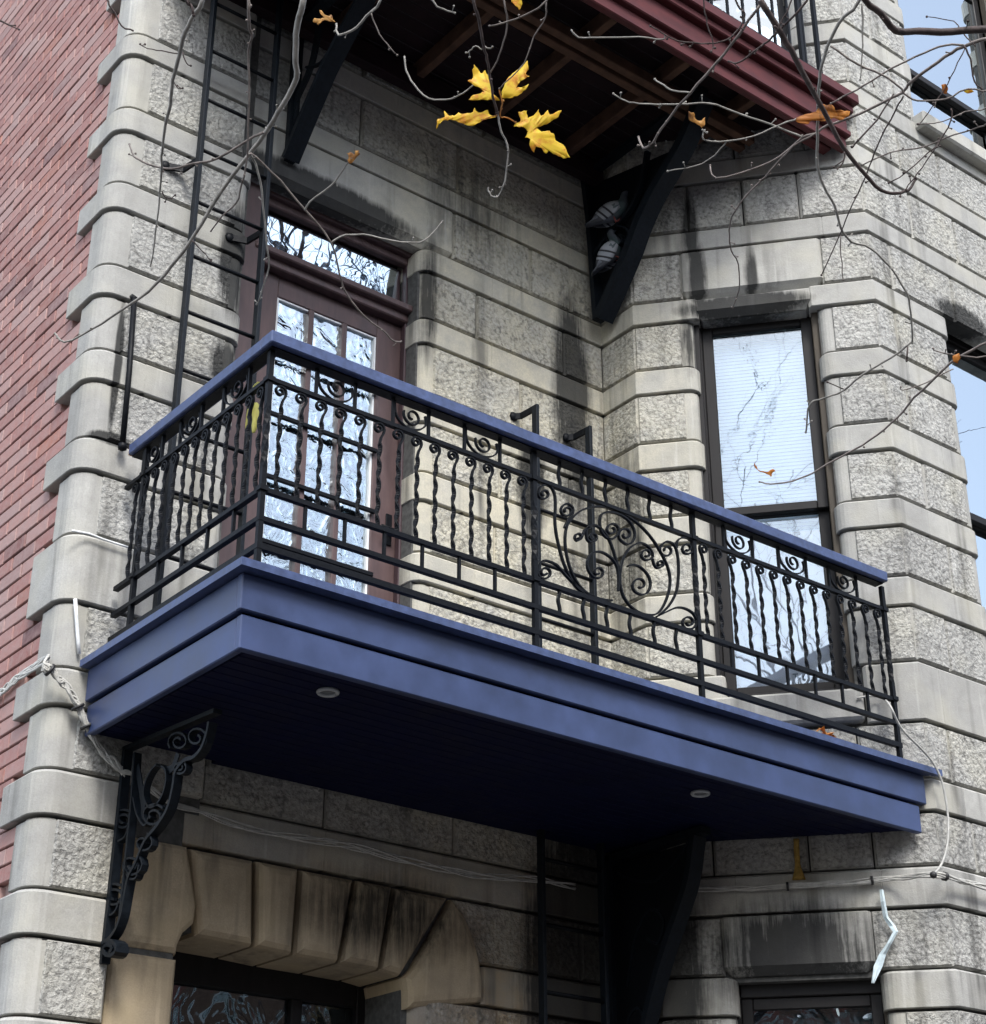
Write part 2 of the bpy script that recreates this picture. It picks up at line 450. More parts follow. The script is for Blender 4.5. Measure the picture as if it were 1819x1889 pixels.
def pigeon_mat(name, wing):
    m, nt, b = newmat(name)
    tc = nd(nt, 'TexCoord'); sp = nd(nt, 'SeparateXYZ'); lk(nt, tc.outputs['Object'], sp.inputs[0])
    x = math_(nt, 'ADD', sp.outputs[0], math_(nt, 'MULTIPLY', sp.outputs[2], .5))
    if wing:
        c = ramp(nt, rng(nt, x, -.14, .08), [(0, (.05, .055, .065)), (.22, (.30, .32, .35)), (.30, (.015, .015, .02)), (.36, (.30, .32, .35)), (.47, (.30, .32, .35)), (.50, (.015, .015, .02)), (.56, (.32, .34, .37)), (.6, (.36, .38, .41))], 'CONSTANT')
    else:
        c = ramp(nt, rng(nt, sp.outputs[0], -.18, .13), [(0, (.04, .045, .05)), (.12, (.12, .13, .15)), (.5, (.20, .22, .25)), (.75, (.05, .085, .085)), (.9, (.06, .07, .085))])
    lk(nt, c, b.inputs['Base Color']); b.inputs['Roughness'].default_value = .6
    bump(nt, noi(nt, tc.outputs['Object'], 160, 2), b, .3, .003); return m
M['pig_body'] = pigeon_mat('pigeon_feathers', False)
M['pig_wing'] = pigeon_mat('pigeon_wing', True)
M['pig_leg'] = plain('pigeon_leg', (.35, .10, .09), .6, .3, .1, 40)

# ------------------------------------------------------------------ setting
def sheet(name, x0, y0, x1, y1, z, mat):
    mb = MB(); mb.add([(x0, y0, z), (x1, y0, z), (x1, y1, z), (x0, y1, z)], [(0, 1, 2, 3)])
    o = mb.build(name, mat, None, (0, 0, 0), False); o['kind'] = 'structure'; return o
sheet('ground', -150, -150, 150, 150, -0.13, M['paving'])
sheet('road', -150, -9.0, 150, -1.6, -0.126, M['asphalt'])
mb = MB(); mb.cbox((-150, -1.6, -.3), (150, -1.45, 0), .01); k_ = mb.build('kerb', M['paving']); k_['kind'] = 'structure'
mb = MB(); mb.box((-150, -1.45, -.3), (150, 30, -.004)); k_ = mb.build('pavement', M['paving']); k_['kind'] = 'structure'

# ------------------------------------------------------------------ the stone building
BLD = empty('stone_building', (2.413, 5.65, 0), 'grey pitted stone building with a projecting bay and red brick side wall', 'building')
YL, YR = 5.65, 5.70
XC = 2.413
BANDS = [(1.70, 1.84), (2.10, 2.24), (2.54, 2.68), (2.96, 3.115), (3.385, 3.55), (3.80, 3.94), (4.215, 4.49), (4.775, 4.915), (5.185, 5.325), (5.595, 5.74), (6.03, 6.165), (6.445, 6.57), (6.87, 6.99), (7.30, 7.43), (7.72, 7.85), (8.15, 8.28), (8.57, 8.70), (9.0, 9.13), (9.42, 9.55)]
COURSES = []                                   # (z0, z1, is_band)
for i, (a, b) in enumerate(BANDS):
    COURSES.append((a, b, True))
    if i+1 < len(BANDS): COURSES.append((b, BANDS[i+1][0], False))
ZTOP = 9.55

class Face:
    def __init__(s, o, d):
        s.o = Vector((o[0], o[1])); s.d = Vector((d[0], d[1])).normalized(); s.n = Vector((s.d.y, -s.d.x))
    def p(s, u, d=0.0):
        return s.o+s.d*u+s.n*d
    def q(s, u, d, z):
        v = s.p(u, d); return Vector((v.x, v.y, z))
FL = Face((0, YL), (1, 0))                     # u = world x
FA = Face((0, YR), (1, 0))
R0 = (5.25, 5.70); B0 = (5.245, 5.437); C0 = (6.03, 4.51)
FB = Face(B0, (C0[0]-B0[0], C0[1]-B0[1])); LB = (Vector(C0)-Vector(B0)).length
FC = Face((0, C0[1]), (1, 0))

def arc_end(F, u, r, left, back):
    """profile points at the end of a block, from the reveal to the face (left) or face to reveal"""
    pts = [F.p(u, -back)]
    n = 5 if r > .02 else 1
    for k in range(n+1):
        a = math.pi/2*k/n
        uu = u+(r-r*math.cos(a) if left else -(r-r*math.cos(a)))
        pts.append(F.p(uu, -r+r*math.sin(a)))
    return pts if left else pts[::-1]

def stone(name, parent, pts, z0, z1, proud, fields, mats, top=.006, bot=.003, jit=0):
    """pts: plan polyline (2d); fields: list of (s0, s1) arc-length intervals that carry the pitted face"""
    P = [Vector(p) for p in pts]; s = [0.0]
    for a, b in zip(P, P[1:]): s.append(s[-1]+(b-a).length)
    cuts = sorted(set([c for f in fields for c in (f[0], f[0]+.005, f[1]-.005, f[1])]))
    pl = []
    ins = list(cuts)
    for i in range(len(P)):
        pl.append((P[i], s[i]))
        if i+1 < len(P):
            for c in ins:
                if s[i]+1e-4 < c < s[i+1]-1e-4:
                    t = (c-s[i])/(s[i+1]-s[i]); pl.append((P[i].lerp(P[i+1], t), c))
    Q = [p for p, _ in pl]; n = len(Q); N = []
    for i in range(n):
        ns = []
        if i: d = (Q[i]-Q[i-1]).normalized(); ns.append(Vector((d.y, -d.x)))
        if i+1 < n: d = (Q[i+1]-Q[i]).normalized(); ns.append(Vector((d.y, -d.x)))
        v = ns[0] if len(ns) == 1 else (ns[0]+ns[1]); v = v.normalized()
        N.append(v/max(.4, v.dot(ns[0])))
    up = [any(f[0]+.004 <= q <= f[1]-.004 for f in fields) for _, q in pl]
    m = .002
    if fields: zs = [(z0, -bot, 0), (z0+bot, 0, 0), (z0+m, 0, 0), (z0+m+.006, 0, 1), (z1-m-.006, 0, 1), (z1-m, 0, 0), (z1-top, 0, 0), (z1, -top, 0)]
    else: zs = [(z0, -bot, 0), (z0+bot, 0, 0), (z1-top, 0, 0), (z1, -top, 0)]
    vs = []; fl = []
    for (z, ins_, rs) in zs:
        for i in range(n):
            e = proud+ins_+(.011 if rs and up[i] else 0)
            q = Q[i]+N[i]*e
            vs.append((q.x, q.y, z)); fl.append(bool(rs and up[i]))
    K = len(zs); mb = MB(); fs = []; ms = []
    for k in range(K-1):
        for i in range(n-1):
            f = [k*n+i, k*n+i+1, (k+1)*n+i+1, (k+1)*n+i]
            mb.add([], [], 0)
            fs.append(f); ms.append(1 if sum(fl[j] for j in f) >= 1 else 0)
    fs.append(list(range(n))); ms.append(0)
    fs.append([(K-1)*n+i for i in range(n)][::-1]); ms.append(0)
    fs.append([x for k in range(K) for x in [k*n]]+[x for k in range(K-1, -1, -1) for x in [k*n+n-1]]); ms.append(0)
    mb.v = [Vector(v) for v in vs]; mb.f = fs; mb.m = ms; mb.s = [False]*len(fs)
    return mb.build(name, mats, parent)

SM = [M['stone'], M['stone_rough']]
TM = [M['tan'], M['tan']]

def face_block(parent, F, u0, u1, z0, z1, band, jl=False, jr=False, mats=SM, name=None, back=.09):
    """one block on a flat face; jl / jr: the end is a rounded window or door jamb"""
    g = .0042
    a = u0+(0 if jl else g); b = u1-(0 if jr else g)
    rl = .05 if jl else .004; rr = .05 if jr else .004
    pts = arc_end(F, a, rl, True, .20 if jl else back)+arc_end(F, b, rr, False, .20 if jr else back)
    fields = []
    if not band:
        L0 = (Vector(pts[0])-Vector(pts[1])).length
        la = sum((Vector(p)-Vector(q)).length for p, q in zip(arc_end(F, a, rl, True, .2), arc_end(F, a, rl, True, .2)[1:])) if False else 0
        P = [Vector(p) for p in pts]; s = [0]
        for p, q in zip(P, P[1:]): s.append(s[-1]+(q-p).length)
        nl = 6 if rl > .02 else 2
        nr = 6 if rr > .02 else 2
        f0 = s[nl]+(.02 if jl else .0005); f1 = s[len(P)-1-nr]-(.02 if jr else .0005)
        if f1-f0 > .06: fields = [(f0, f1)]
    return stone(name or ('band_stone' if band else 'stone'), parent, pts, z0+(.011 if not band else 0), z1-(.0 if band else .012), .016 if band else random.uniform(-.002, .006), fields, mats, top=.010 if band else .006)

def split(u0, u1, rnd, lo, hi):
    out = [u0]
    while u1-out[-1] > hi*1.25:
        out.append(out[-1]+rnd.uniform(lo, hi))
    if len(out) > 1 and u1-out[-1] < lo*.6: out.pop()
    return out+[u1]

def core(name, mat, parts):
    """backing wall from boxes on faces: parts = (F, u0, u1, z0, z1, d0, d1)"""
    mb = MB()
    for (F, u0, u1, z0, z1, d0, d1) in parts:
        mb.box((u0, d0, z0), (u1, d1, z1), 0, lambda v: F.q(v.x, v.y, v.z))
    return mb.build(name, mat, BLD)

# door opening and arched opening in the facade
DX0, DX1, DZ0, DZ1 = 3.07, 4.075, 3.95, 6.57
AX0, AX1, AZ1 = 3.03, 4.06, 3.04
facade = core('facade_wall', M['mortar'], [(FL, 2.50, 3.015, 0, 3.5, -.40, -.032), (FL, 2.50, 3.075, 3.5, ZTOP, -.40, -.03), (FA, 4.07, 5.80, 0, ZTOP, -.40, -.03), (FA, 3.06, 4.08, DZ1+.01, ZTOP, -.40, -.032), (FA, 3.02, 4.08, AZ1+.03, DZ0, -.40, -.032), (FA, 3.0, 4.1, 0, 1.2, -.40, -.032)])
bay = core('bay_wall', M['mortar'], [(Face(R0, (0, -1)), -.05, .22, 0, ZTOP, -.3, -.03),
    (FB, .03, .30, 0, ZTOP, -.3, -.03), (FB, .93, LB-.03, 0, ZTOP, -.3, -.03), (FB, .29, .94, 3.1, 4.30, -.3, -.032), (FB, .29, .94, 6.5, 7.75, -.3, -.032), (FB, .29, .94, 0, 1.2, -.3, -.032),
    (FC, 6.05, 6.63, 0, ZTOP, -.3, -.03), (FC, 6.62, 7.66, 3.2, 4.42, -.3, -.032), (FC, 6.62, 7.66, 6.6, 7.8, -.3, -.032), (FC, 6.62, 7.66, 0, 1.2, -.3, -.032), (FC, 7.65, 8.25, 0, ZTOP, -.3, -.03)])

# --- corner quoins, left pier (door jamb on their right end)
def pier(z0, z1, band):
    low = z1 < 3.56
    xe = 2.745 if low else DX0
    yb = 5.92 if band else 5.805
    jr = (not low) and z0 < DZ1-.05 and z0 >= DZ0-.2
    if z0 >= DZ1-.05: xe = 3.02
    r = .075
    side = [Vector((XC, yb)), Vector((XC, YL+r))]
    arc = [Vector((XC+r-r*math.cos(a), YL+r-r*math.sin(a))) for a in [math.pi/2*k/6 for k in range(1, 7)]]
    name = 'quoin_stone'
    def mk(pts_end, x1, jr_):
        pts = [Vector((XC+.12, yb))]+side+arc+pts_end
        P = pts; s = [0]
        for p, q in zip(P, P[1:]): s.append(s[-1]+(q-p).length)
        fields = []
        if not band:
            s_arc = s[2+6]
            nr = 6 if jr_ else 2
            fields = [(s_arc+(.004 if low else .03)+random.uniform(-.004, .02), s[len(P)-1-nr]-(.015 if jr_ else .0005))]
        stone(name, facade, pts, z0+(.011 if not band else 0), z1-(0 if band else .012), .017 if band else .003, fields, SM, top=.012 if band else .006)
    if band and not low:
        xj = XC+random.uniform(.22, .34)
        mk(arc_end(FL, xj-.003, .004, False, .09), xj, False)
        face_block(facade, FL, xj, xe, z0, z1, True, jr=jr)
    else:
        mk(arc_end(FL, xe-.003, .05 if jr else .006, False, .2 if jr else .09), xe, jr)
for z0, z1, band in COURSES: pier(z0, z1, band)

# --- facade right of the door, over the door and over the arch
JO = {6.57: [4.755, 5.03], 6.445: [4.50, 4.965], 6.165: [4.41, 4.98], 6.03: [4.496], 5.74: [4.685], 5.595: [4.2, 4.62, 5.02], 5.325: [4.55, 5.0], 5.185: [4.33, 4.80], 4.915: [4.52], 4.775: [4.40, 4.9], 4.49: [4.62], 4.215: [4.36, 4.78]}
rnd = random.Random(3)
for z0, z1, band in COURSES:
    mid = (z0+z1)/2
    if mid < 2.96: x0 = 4.10; jl = True
    elif mid < 3.12: x0 = 4.46; jl = False
    elif mid < 3.385: x0 = 4.30; jl = False
    elif mid < DZ0: x0 = 2.75 if mid < 3.56 else 3.08; jl = False
    elif mid < DZ1: x0 = DX1+.005; jl = True
    elif mid < 6.86: x0 = 4.255; jl = False
    else: x0 = 3.025; jl = False
    js = JO.get(round(z0, 3))
    us = [x0]+[j for j in js if j > x0+.05]+[5.245] if js else split(x0, 5.245, rnd, .26 if band else .34, .55 if band else .7)
    for i, (a, b) in enumerate(zip(us, us[1:])):
        face_block(facade, FA, a, b, z0, z1, band, jl=(jl and i == 0))
# lintel over the door: rounded lower edge
pts = [FA.p(3.0, -.2), FA.p(3.0, -.01), FA.p(3.01, 0), FA.p(4.24, 0), FA.p(4.25, -.01), FA.p(4.25, -.2)]
stone('lintel', facade, pts, 6.572, 6.862, .012, [], SM, top=.008, bot=.035)

# --- arch stones over the lower opening
JT = [(3.045, 3.375, 3.105, 3.055), (3.341, 3.375, 3.362, 3.05), (3.544, 3.375, 3.536, 3.042), (3.808, 3.375, 3.75, 3.04), (3.996, 3.375, 3.94, 3.036), (4.285, 3.375, 4.05, 3.025)]
def poly_stone(name, poly, y0, y1, mats, bev=.02, org=None):
    bm = bmesh.new()
    a = [bm.verts.new((x, y0, z)) for x, z in poly]; b = [bm.verts.new((x, y1, z)) for x, z in poly]
    n = len(poly); bm.faces.new(a); bm.faces.new(b[::-1])
    for i in range(n): bm.faces.new([a[i], b[i], b[(i+1) % n], a[(i+1) % n]])
    bmesh.ops.recalc_face_normals(bm, faces=bm.faces)
    bmesh.ops.bevel(bm, geom=[e for e in bm.edges if all(v.co.y < y0+.001 for v in e.verts)], offset=bev*1.5, segments=3, affect='EDGES', profile=.5)
    mb = MB(); bm.verts.index_update(); mb.v = [v.co.copy() for v in bm.verts]; mb.f = [[v.index for v in f.verts] for f in bm.faces]
    mb.m = [0]*len(mb.f); mb.s = [False]*len(mb.f); bm.free()
    return mb.build(name, mats, facade)
for i in range(5):
    a = JT[i]; b = JT[i+1]; g = .009
    poly_stone('voussoir', [(a[0]+g, a[1]), (b[0]-g, b[1]), (b[2]-g, b[3]), (a[2]+g, a[3])], YR-.028-.006*(i % 2), YR+.28, [M['tan']], .03)
poly_stone('springer', [(2.755, 3.375), (3.036, 3.375), (3.096, 3.16), (3.09, 3.09), (3.05, 3.05), (3.03, 3.0), (3.028, 2.967), (2.755, 2.967)], YR-.045, YR+.28, [M['tan']], .03)
poly_stone('springer', [(4.294, 3.372), (4.36, 3.315), (4.41, 3.23), (4.445, 3.13), (4.46, 3.04), (4.46, 2.967), (4.075, 2.90), (4.072, 2.97), (4.06, 3.02), (4.10, 3.06)], YR-.03, YR+.28, [M['tan']], .03)
poly_stone('jamb_stone', [(2.755, 2.952), (3.028, 2.952), (3.024, 2.55), (2.755, 2.55)], YR-.04, YR+.28, [M['tan']], .02)
poly_stone('jamb_stone', [(2.755, 2.54), (3.024, 2.54), (3.024, 1.2), (2.755, 1.2)], YR-.04, YR+.28, [M['tan']], .02)

# --- bay: return + cant up to the window, window jamb to the far corner, then the front
UW0, UW1 = .30, .93
rnd = random.Random(11)
CJ = rnd.uniform
for z0, z1, band in COURSES:
    mid = (z0+z1)/2
    win = (4.37 < mid < 6.5) or mid < 3.06 or mid > 7.72
    pr = .016 if band else rnd.uniform(-.002, .005)
    zz0 = z0+(.011 if not band else 0); zz1 = z1-(0 if band else .012); tp = .010 if band else .006
    ret = [Vector((R0[0]-.0, 5.72)), Vector(B0)]
    if win:
        jl, jr = UW0, UW1
        end = arc_end(FB, jl, .05, False, .20); beg = arc_end(FB, jr, .05, True, .20)
    else:
        jl = rnd.uniform(.24, .34); jr = rnd.uniform(.88, 1.0)
        end = arc_end(FB, jl-.0035, .006, False, .09); beg = arc_end(FB, jr+.0035, .006, True, .09)
    # near stone: wraps the return
    pts = [Vector((5.34, 5.72))]+ret+end
    P = pts; s = [0]
    for p, q in zip(P, P[1:]): s.append(s[-1]+(q-p).length)
    fields = []
    if not band:
        fields = [(s[1]+.03, s[2]-.001), (s[2]+.001, s[len(P)-1-(6 if win else 2)]-(.015 if win else .0005))]
    stone('band_stone' if band else 'stone', bay, pts, zz0, zz1, pr, fields, SM, top=tp)
    # far stone: wraps the corner to the front
    ce = rnd.uniform(6.16, 6.42)
    pts = beg+[Vector(C0)]+arc_end(FC, ce-.0035, .006, False, .09)
    P = pts; s = [0]
    for p, q in zip(P, P[1:]): s.append(s[-1]+(q-p).length)
    k = len(beg); fields = []
    if not band:
        fields = [(s[k-1]+(.02 if win else .0005), s[k]-.001), (s[k]+.001, s[len(P)-1-2]-.0005)]
    stone('band_stone' if band else 'stone', bay, pts, zz0, zz1, pr, fields, SM, top=tp)
    if not win and mid < 7.72 and not (4.2 < mid < 4.45):
        if (6.5 < mid < 6.86) or (3.06 < mid < 3.38): us = None
        else: us = split(jl, jr, rnd, .25, .45)
        if us:
            for a, b in zip(us, us[1:]): face_block(bay, FB, a, b, z0, z1, band)
        else:
            stone('lintel', bay, [FB.p(jl+.004, -.2), FB.p(jl+.004, -.01), FB.p(jl+.012, 0), FB.p(jr-.012, 0), FB.p(jr-.004, -.01), FB.p(jr-.004, -.2)], z0+.004, z1-.012, .016, [], SM, top=.006, bot=.04)
    # front of the bay, around its windows
    cwin = (4.49 < mid < 6.57) or mid < 3.1 or mid > 7.85
    if cwin:
        face_block(bay, FC, ce, 6.62, z0, z1, band, jr=True)
        face_block(bay, FC, 7.66, 8.25, z0, z1, band, jl=True)
    else:
        us = split(ce, 8.25, rnd, .3, .6)
        for a, b in zip(us, us[1:]): face_block(bay, FC, a, b, z0, z1, band)
# sills
mb = MB(); mb.cbox((.27, -.10, 4.225), (.96, .045, 4.372), .012, 0, lambda v: FB.q(v.x, v.y, v.z)); mb.build('sill', M['stone'], bay)
mb = MB(); mb.cbox((6.56, -.10, 7.79), (7.74, .085, 7.895), .012, 0, lambda v: FC.q(v.x, v.y, v.z)); mb.build('sill', M['stone'], bay)
mb = MB(); mb.cbox((6.58, -.10, 4.40), (7.70, .05, 4.485), .012, 0, lambda v: FC.q(v.x, v.y, v.z)); mb.build('sill', M['stone'], bay)

# caulk lines on the quoins
mb = MB()
mb.tube([pY(q, 5.612) for q in [(133, 979), (165, 985), (190, 995), (215, 1003), (240, 1011)]], .005, 5); mb.build('caulk_line', M['caulk'], facade)
mb = MB()
mb.tube([pY(q, 5.63) for q in [(139, 1105), (141, 1140), (144, 1180), (146, 1206)]], .008, 5); mb.build('caulk_line', M['caulk'], facade)

# interior of the building: dark rooms behind the panes
mb = MB()
mb.box((2.6, 6.10, 0.1), (5.2, 6.14, 9.4)); mb.build('room_partition', M['dark'], BLD)
mb = MB()
mb.prism([(5.75, 5.62, .1), (6.6, 4.95, .1), (8.2, 4.95, .1), (8.2, 5.62, .1)], (0, 0, 9.3)); mb.build('room_partition', M['dark'], BLD)

# --- brick side wall
FS = Face((2.438, 0), (0, -1))          # u = -y
mb = MB(); mb.box((2.450, 5.70, 0), (2.62, 11.2, 9.6)); BW = mb.build('brick_wall', M['bmortar'], BLD)
def brick_me(L):
    b = MB(); b.cbox((-.014, 0, 0), (.05, L, .0595), .003); return b.mesh('brick', M['brick'])
BM = {}
bricks = []
pitch = .0677; z = 2.30; row = 0
rnd = random.Random(5)
while z < 9.5:
    yb = 5.812
    for a, b, band in COURSES:
        if a-.062 < z < b: yb = max(yb, 5.927 if band else 5.812)
    y = yb; first = True
    off = (.0, .105)[row % 2]
    lay = [(yb, None)]
    g = .0085
    y = 5.70+off-.42
    while y < 11.0:
        y0 = max(y, yb); y1 = y+.21-g
        if y1-y0 > .03: bricks.append((y0, y1, z))
        y += .21
    z += pitch; row += 1
def pv(P):
    v = P-CAM; w = v.dot(FV); return CX+FPX*v.dot(RV)/w, CY-FPX*v.dot(UV)/w, w
vis = []; rest = []
for (y0, y1, z) in bricks:
    x_, y_, w_ = pv(Vector((2.43, (y0+y1)/2, z+.03)))
    (vis if (-15 < x_ < 260 and -20 < y_ < 1900) else rest).append((y0, y1, z, (y1-y0)*(.5)/((w_**2)*(1+.25*(y0-5.7)))))
vis.sort(key=lambda t: -t[3])
for (y0, y1, z, _) in vis[:298]:
    L = round(y1-y0, 3)
    if L not in BM: BM[L] = brick_me(L)
    inst('brick', BM[L], BW, (2.436+rnd.uniform(-.002, .002), y0, z+rnd.uniform(-.0015, .0015)))
mb = MB()
for (y0, y1, z, _) in vis[298:]+rest:
    dx = rnd.uniform(-.0015, .0015)
    mb.box((2.422+dx, y0, z), (2.47, y1, z+.0595))
o = mb.build('brickwork', M['brick'], BW, None, False); o['kind'] = 'stuff'

# ------------------------------------------------------------------ windows and door
def rect_frame(mb, u0, u1, z0, z1, w, d0, d1, F, m=0, wt=None, wb=None, c=.004):
    wt = wt or w; wb = wb or w; T = lambda v: F.q(v.x, v.y, v.z)
    mb.cbox((u0, d0, z0), (u0+w, d1, z1), c, m, T); mb.cbox((u1-w, d0, z0), (u1, d1, z1), c, m, T)
    mb.cbox((u0+w, d0, z1-wt), (u1-w, d1-.002, z1), c, m, T); mb.cbox((u0+w, d0, z0), (u1-w, d1-.002, z0+wb), c, m, T)
def pane(name, F, u0, u1, z0, z1, d, mat, parent):
    mb = MB(); mb.box((u0, d-.004, z0), (u1, d, z1), 0, lambda v: F.q(v.x, v.y, v.z)); return mb.build(name, mat, parent)

def sash_window(F, u0, u1, z0, z1, zm, label, glass='glass', rec=-.10, blinds=False, sash=.055):
    mb = MB()
    rect_frame(mb, u0-.03, u1+.03, z0-.01, z1+.02, .06, rec-.10, rec+.015, F, 0)
    T = lambda v: F.q(v.x, v.y, v.z)
    # wooden casing beads outside the frame
    mb.cbox((u1-.03, rec-.02, z0), (u1+.012, rec+.05, z1), .004, 1, T); mb.cbox((u0-.012, rec-.02, z0), (u0+.022, rec+.05, z1), .004, 0, T)
    w = mb.build('sash_window', [M['frame'], M['casing']], BLD); w['label'] = label
    i0, i1 = u0+.03, u1-.03
    s = MB(); rect_frame(s, i0, i1, zm-.01, z1-.04, sash, rec-.035, rec, F, 0, .05, .045); s.build('upper_sash', M['frame'], w)
    s = MB(); rect_frame(s, i0, i1, z0+.045, zm+.03, sash, rec-.075, rec-.038, F, 0, .04, .06); s.build('lower_sash', M['frame'], w)
    pane('pane', F, i0+sash-.005, i1-sash+.005, zm+.03, z1-.085, rec-.015, M[glass], w)
    pane('pane', F, i0+sash-.005, i1-sash+.005, z0+.10, zm-.005, rec-.055, M[glass], w)
    if blinds:
        z = z1-.10; k = 0
        s = MB(); s.box((-.5*(i1-i0)+.03, -.011, -.0005), (.5*(i1-i0)-.045, .011, .0005))
        ang = Matrix.Rotation(rad(74), 3, 'X'); s.v = [ang @ v for v in s.v]
        me = s.mesh('slat', M['slat'])
        rz = math.atan2(F.d.y, F.d.x)
        while z > z0+.12:
            inst('slat', me, w, F.q((i0+i1)/2, rec-.125, z), rz); z -= .0200
    return w
WB = sash_window(FB, .305, .925, 4.375, 6.50, 5.37, 'double hung window with blinds above and a paper sheet below', 'glass_clear', -.10, True)
# paper behind the lower pane, with the letters that show on it
mb = MB(); mb.box((.37, -.1765, 4.43), (.84, -.175, 5.28), 0, lambda v: FB.q(v.x, v.y, v.z)); mb.build('paper_sheet', M['paper'], WB)
def letter(strokes, u, z, h, dd=-.1735):
    mb = MB()
    for st in strokes:
        for (a, b) in zip(st, st[1:]):
            p = Vector((u+a[0]*h, z+a[1]*h)); q = Vector((u+b[0]*h, z+b[1]*h)); d = (q-p).normalized()*.003; nn = Vector((-d.y, d.x))
            mb.add([FB.q(v.x, dd, v.y) for v in (p-d+nn, p-d-nn, q+d-nn, q+d+nn)], [(0, 1, 2, 3)])
    mb.build('printed_letter', M['ink'], WB)
letter([[(0, 0), (0, 1)], [(-.15, 0), (.15, 0)], [(-.15, 1), (.15, 1)]], .665, 4.475, .065)
letter([[(.62, .82), (.45, 1), (.2, .98), (.02, .75), (0, .35), (.15, .05), (.4, 0), (.6, .15), (.62, .45), (.38, .45)]], .70, 4.472, .070)
rnd = random.Random(9)
mb = MB()
for k in range(26):
    u = rnd.uniform(.42, .80); z = rnd.uniform(4.6, 5.2); l = rnd.uniform(.02, .07); a = rnd.uniform(.3, .9)
    p = Vector((u, z)); d = Vector((math.cos(a), math.sin(a)))*l; nn = Vector((-d.y, d.x)).normalized()*rnd.uniform(.0008, .002)
    mb.add([FB.q(min(.835, v.x), -.1738, v.y) for v in (p+nn, p-nn, p+d-nn, p+d+nn)], [(0, 1, 2, 3)])
mb.build('print_marks', plain('faint_print', (.55, .59, .62), .8, .2, .2, 40), WB)

sash_window(FB, .29, .945, 1.3, 3.085, 2.3, 'lower bay window under the stained lintel', 'glass_low', -.10, True, .05)
sash_window(FB, .30, .955, 7.76, 9.5, 8.75, 'upper bay window above the red balcony', 'glass_mid', -.09, False, .045)
sash_window(FC, 6.63, 7.655, 4.49, 6.60, 5.5, 'window at the right edge on the bay front', 'glass', -.12)
sash_window(FC, 6.63, 7.655, 7.90, 9.5, 8.42, 'upper window on the bay front over the projecting sill', 'glass', -.12)
sash_window(FC, 6.63, 7.655, 1.3, 3.08, 2.2, 'ground floor window on the bay front', 'glass_low', -.12)

# balcony door
FD = Face((0, 5.85), (1, 0))
T = lambda v: FD.q(v.x, v.y, v.z)
mb = MB()
mb.cbox((3.075, -.08, 3.95), (3.215, .075, 6.66), .006, 0, T); mb.cbox((4.075, -.08, 3.95), (4.165, .075, 6.66), .006, 0, T)
mb.cbox((3.215, -.08, 6.555), (4.075, .073, 6.665), .006, 0, T)
mb.cbox((3.215, -.06, 6.18), (4.075, .05, 6.285), .006, 0, T)
mb.cbox((3.19, .0, 6.515), (4.10, .045, 6.56), .006, 0, T); mb.cbox((3.185, .02, 6.225), (4.12, .085, 6.262), .006, 0, T)
mb.cbox((4.06, .0, 3.95), (4.085, .04, 6.56), .005, 1, T); mb.cbox((3.20, .0, 3.95), (3.232, .04, 6.56), .005, 1, T)
DR = mb.build('balcony_door', [M['door'], M['door_dark']], BLD); DR['label'] = 'plum brown glazed door with transom light'
mb = MB(); rect_frame(mb, 3.235, 4.06, 6.285, 6.515, .02, -.045, -.01, FD, 0, .012, .014); mb.build('transom_sash', M['door_dark'], DR)
mb = MB(); mb.prism([T(Vector((3.25, -.034, 6.297))), T(Vector((4.045, -.034, 6.297))), T(Vector((4.045, -.006, 6.505))), T(Vector((3.25, -.006, 6.505)))], (0, .003, 0)); mb.build('transom_pane', M['glass'], DR)
mb = MB(); GX0, GX1, GZ0, GZ1 = 3.365, 3.925, 4.22, 6.067
mb.cbox((3.225, -.05, 3.96), (GX0, 0, 6.178), .004, 0, T); mb.cbox((GX1, -.05, 3.96), (4.07, 0, 6.178), .004, 0, T)
mb.cbox((GX0, -.05, GZ1), (GX1, -.002, 6.178), .004, 0, T); mb.cbox((GX0, -.05, 3.96), (GX1, -.002, GZ0), .004, 0, T)
mb.build('door_leaf', M['door'], DR)
mb = MB(); rect_frame(mb, GX0, GX1, GZ0, GZ1, .011, -.03, -.006, FD, 0, .010, .010, .002); mb.build('glazing_bead', M['white'], DR)
cw = (GX1-GX0)/3; rh = (GZ1-GZ0)/6
for i in (1, 2):
    mb = MB(); x = GX0+cw*i; mb.cbox((x-.014, -.045, GZ0), (x+.014, .004, GZ1), .004, 0, T); mb.build('muntin', M['door'], DR)
for j in range(1, 6):
    mb = MB(); z = 6.067-.3155*j; mb.cbox((GX0-.012, .006, z-.011), (GX1+.012, .022, z+.011), .003, 0, T); mb.build('grille_bar', M['iron'], DR)
for i in range(3):
    for j in range(6):
        pane('pane', FD, GX0+cw*i+.004, GX0+cw*(i+1)-.004, GZ0+rh*j+.002, GZ0+rh*(j+1)-.002, -.022-.001*((i+j) % 2), M['glass_door'], DR)
mb = MB(); mb.cbox((4.005, .0, 4.98), (4.04, .008, 5.14), .003, 0, T); mb.tube([T(Vector((4.022, .004, 5.04))), T(Vector((4.022, .05, 5.04))), T(Vector((3.95, .055, 5.04)))], .009, 6); mb.build('handle', M['iron'], DR)

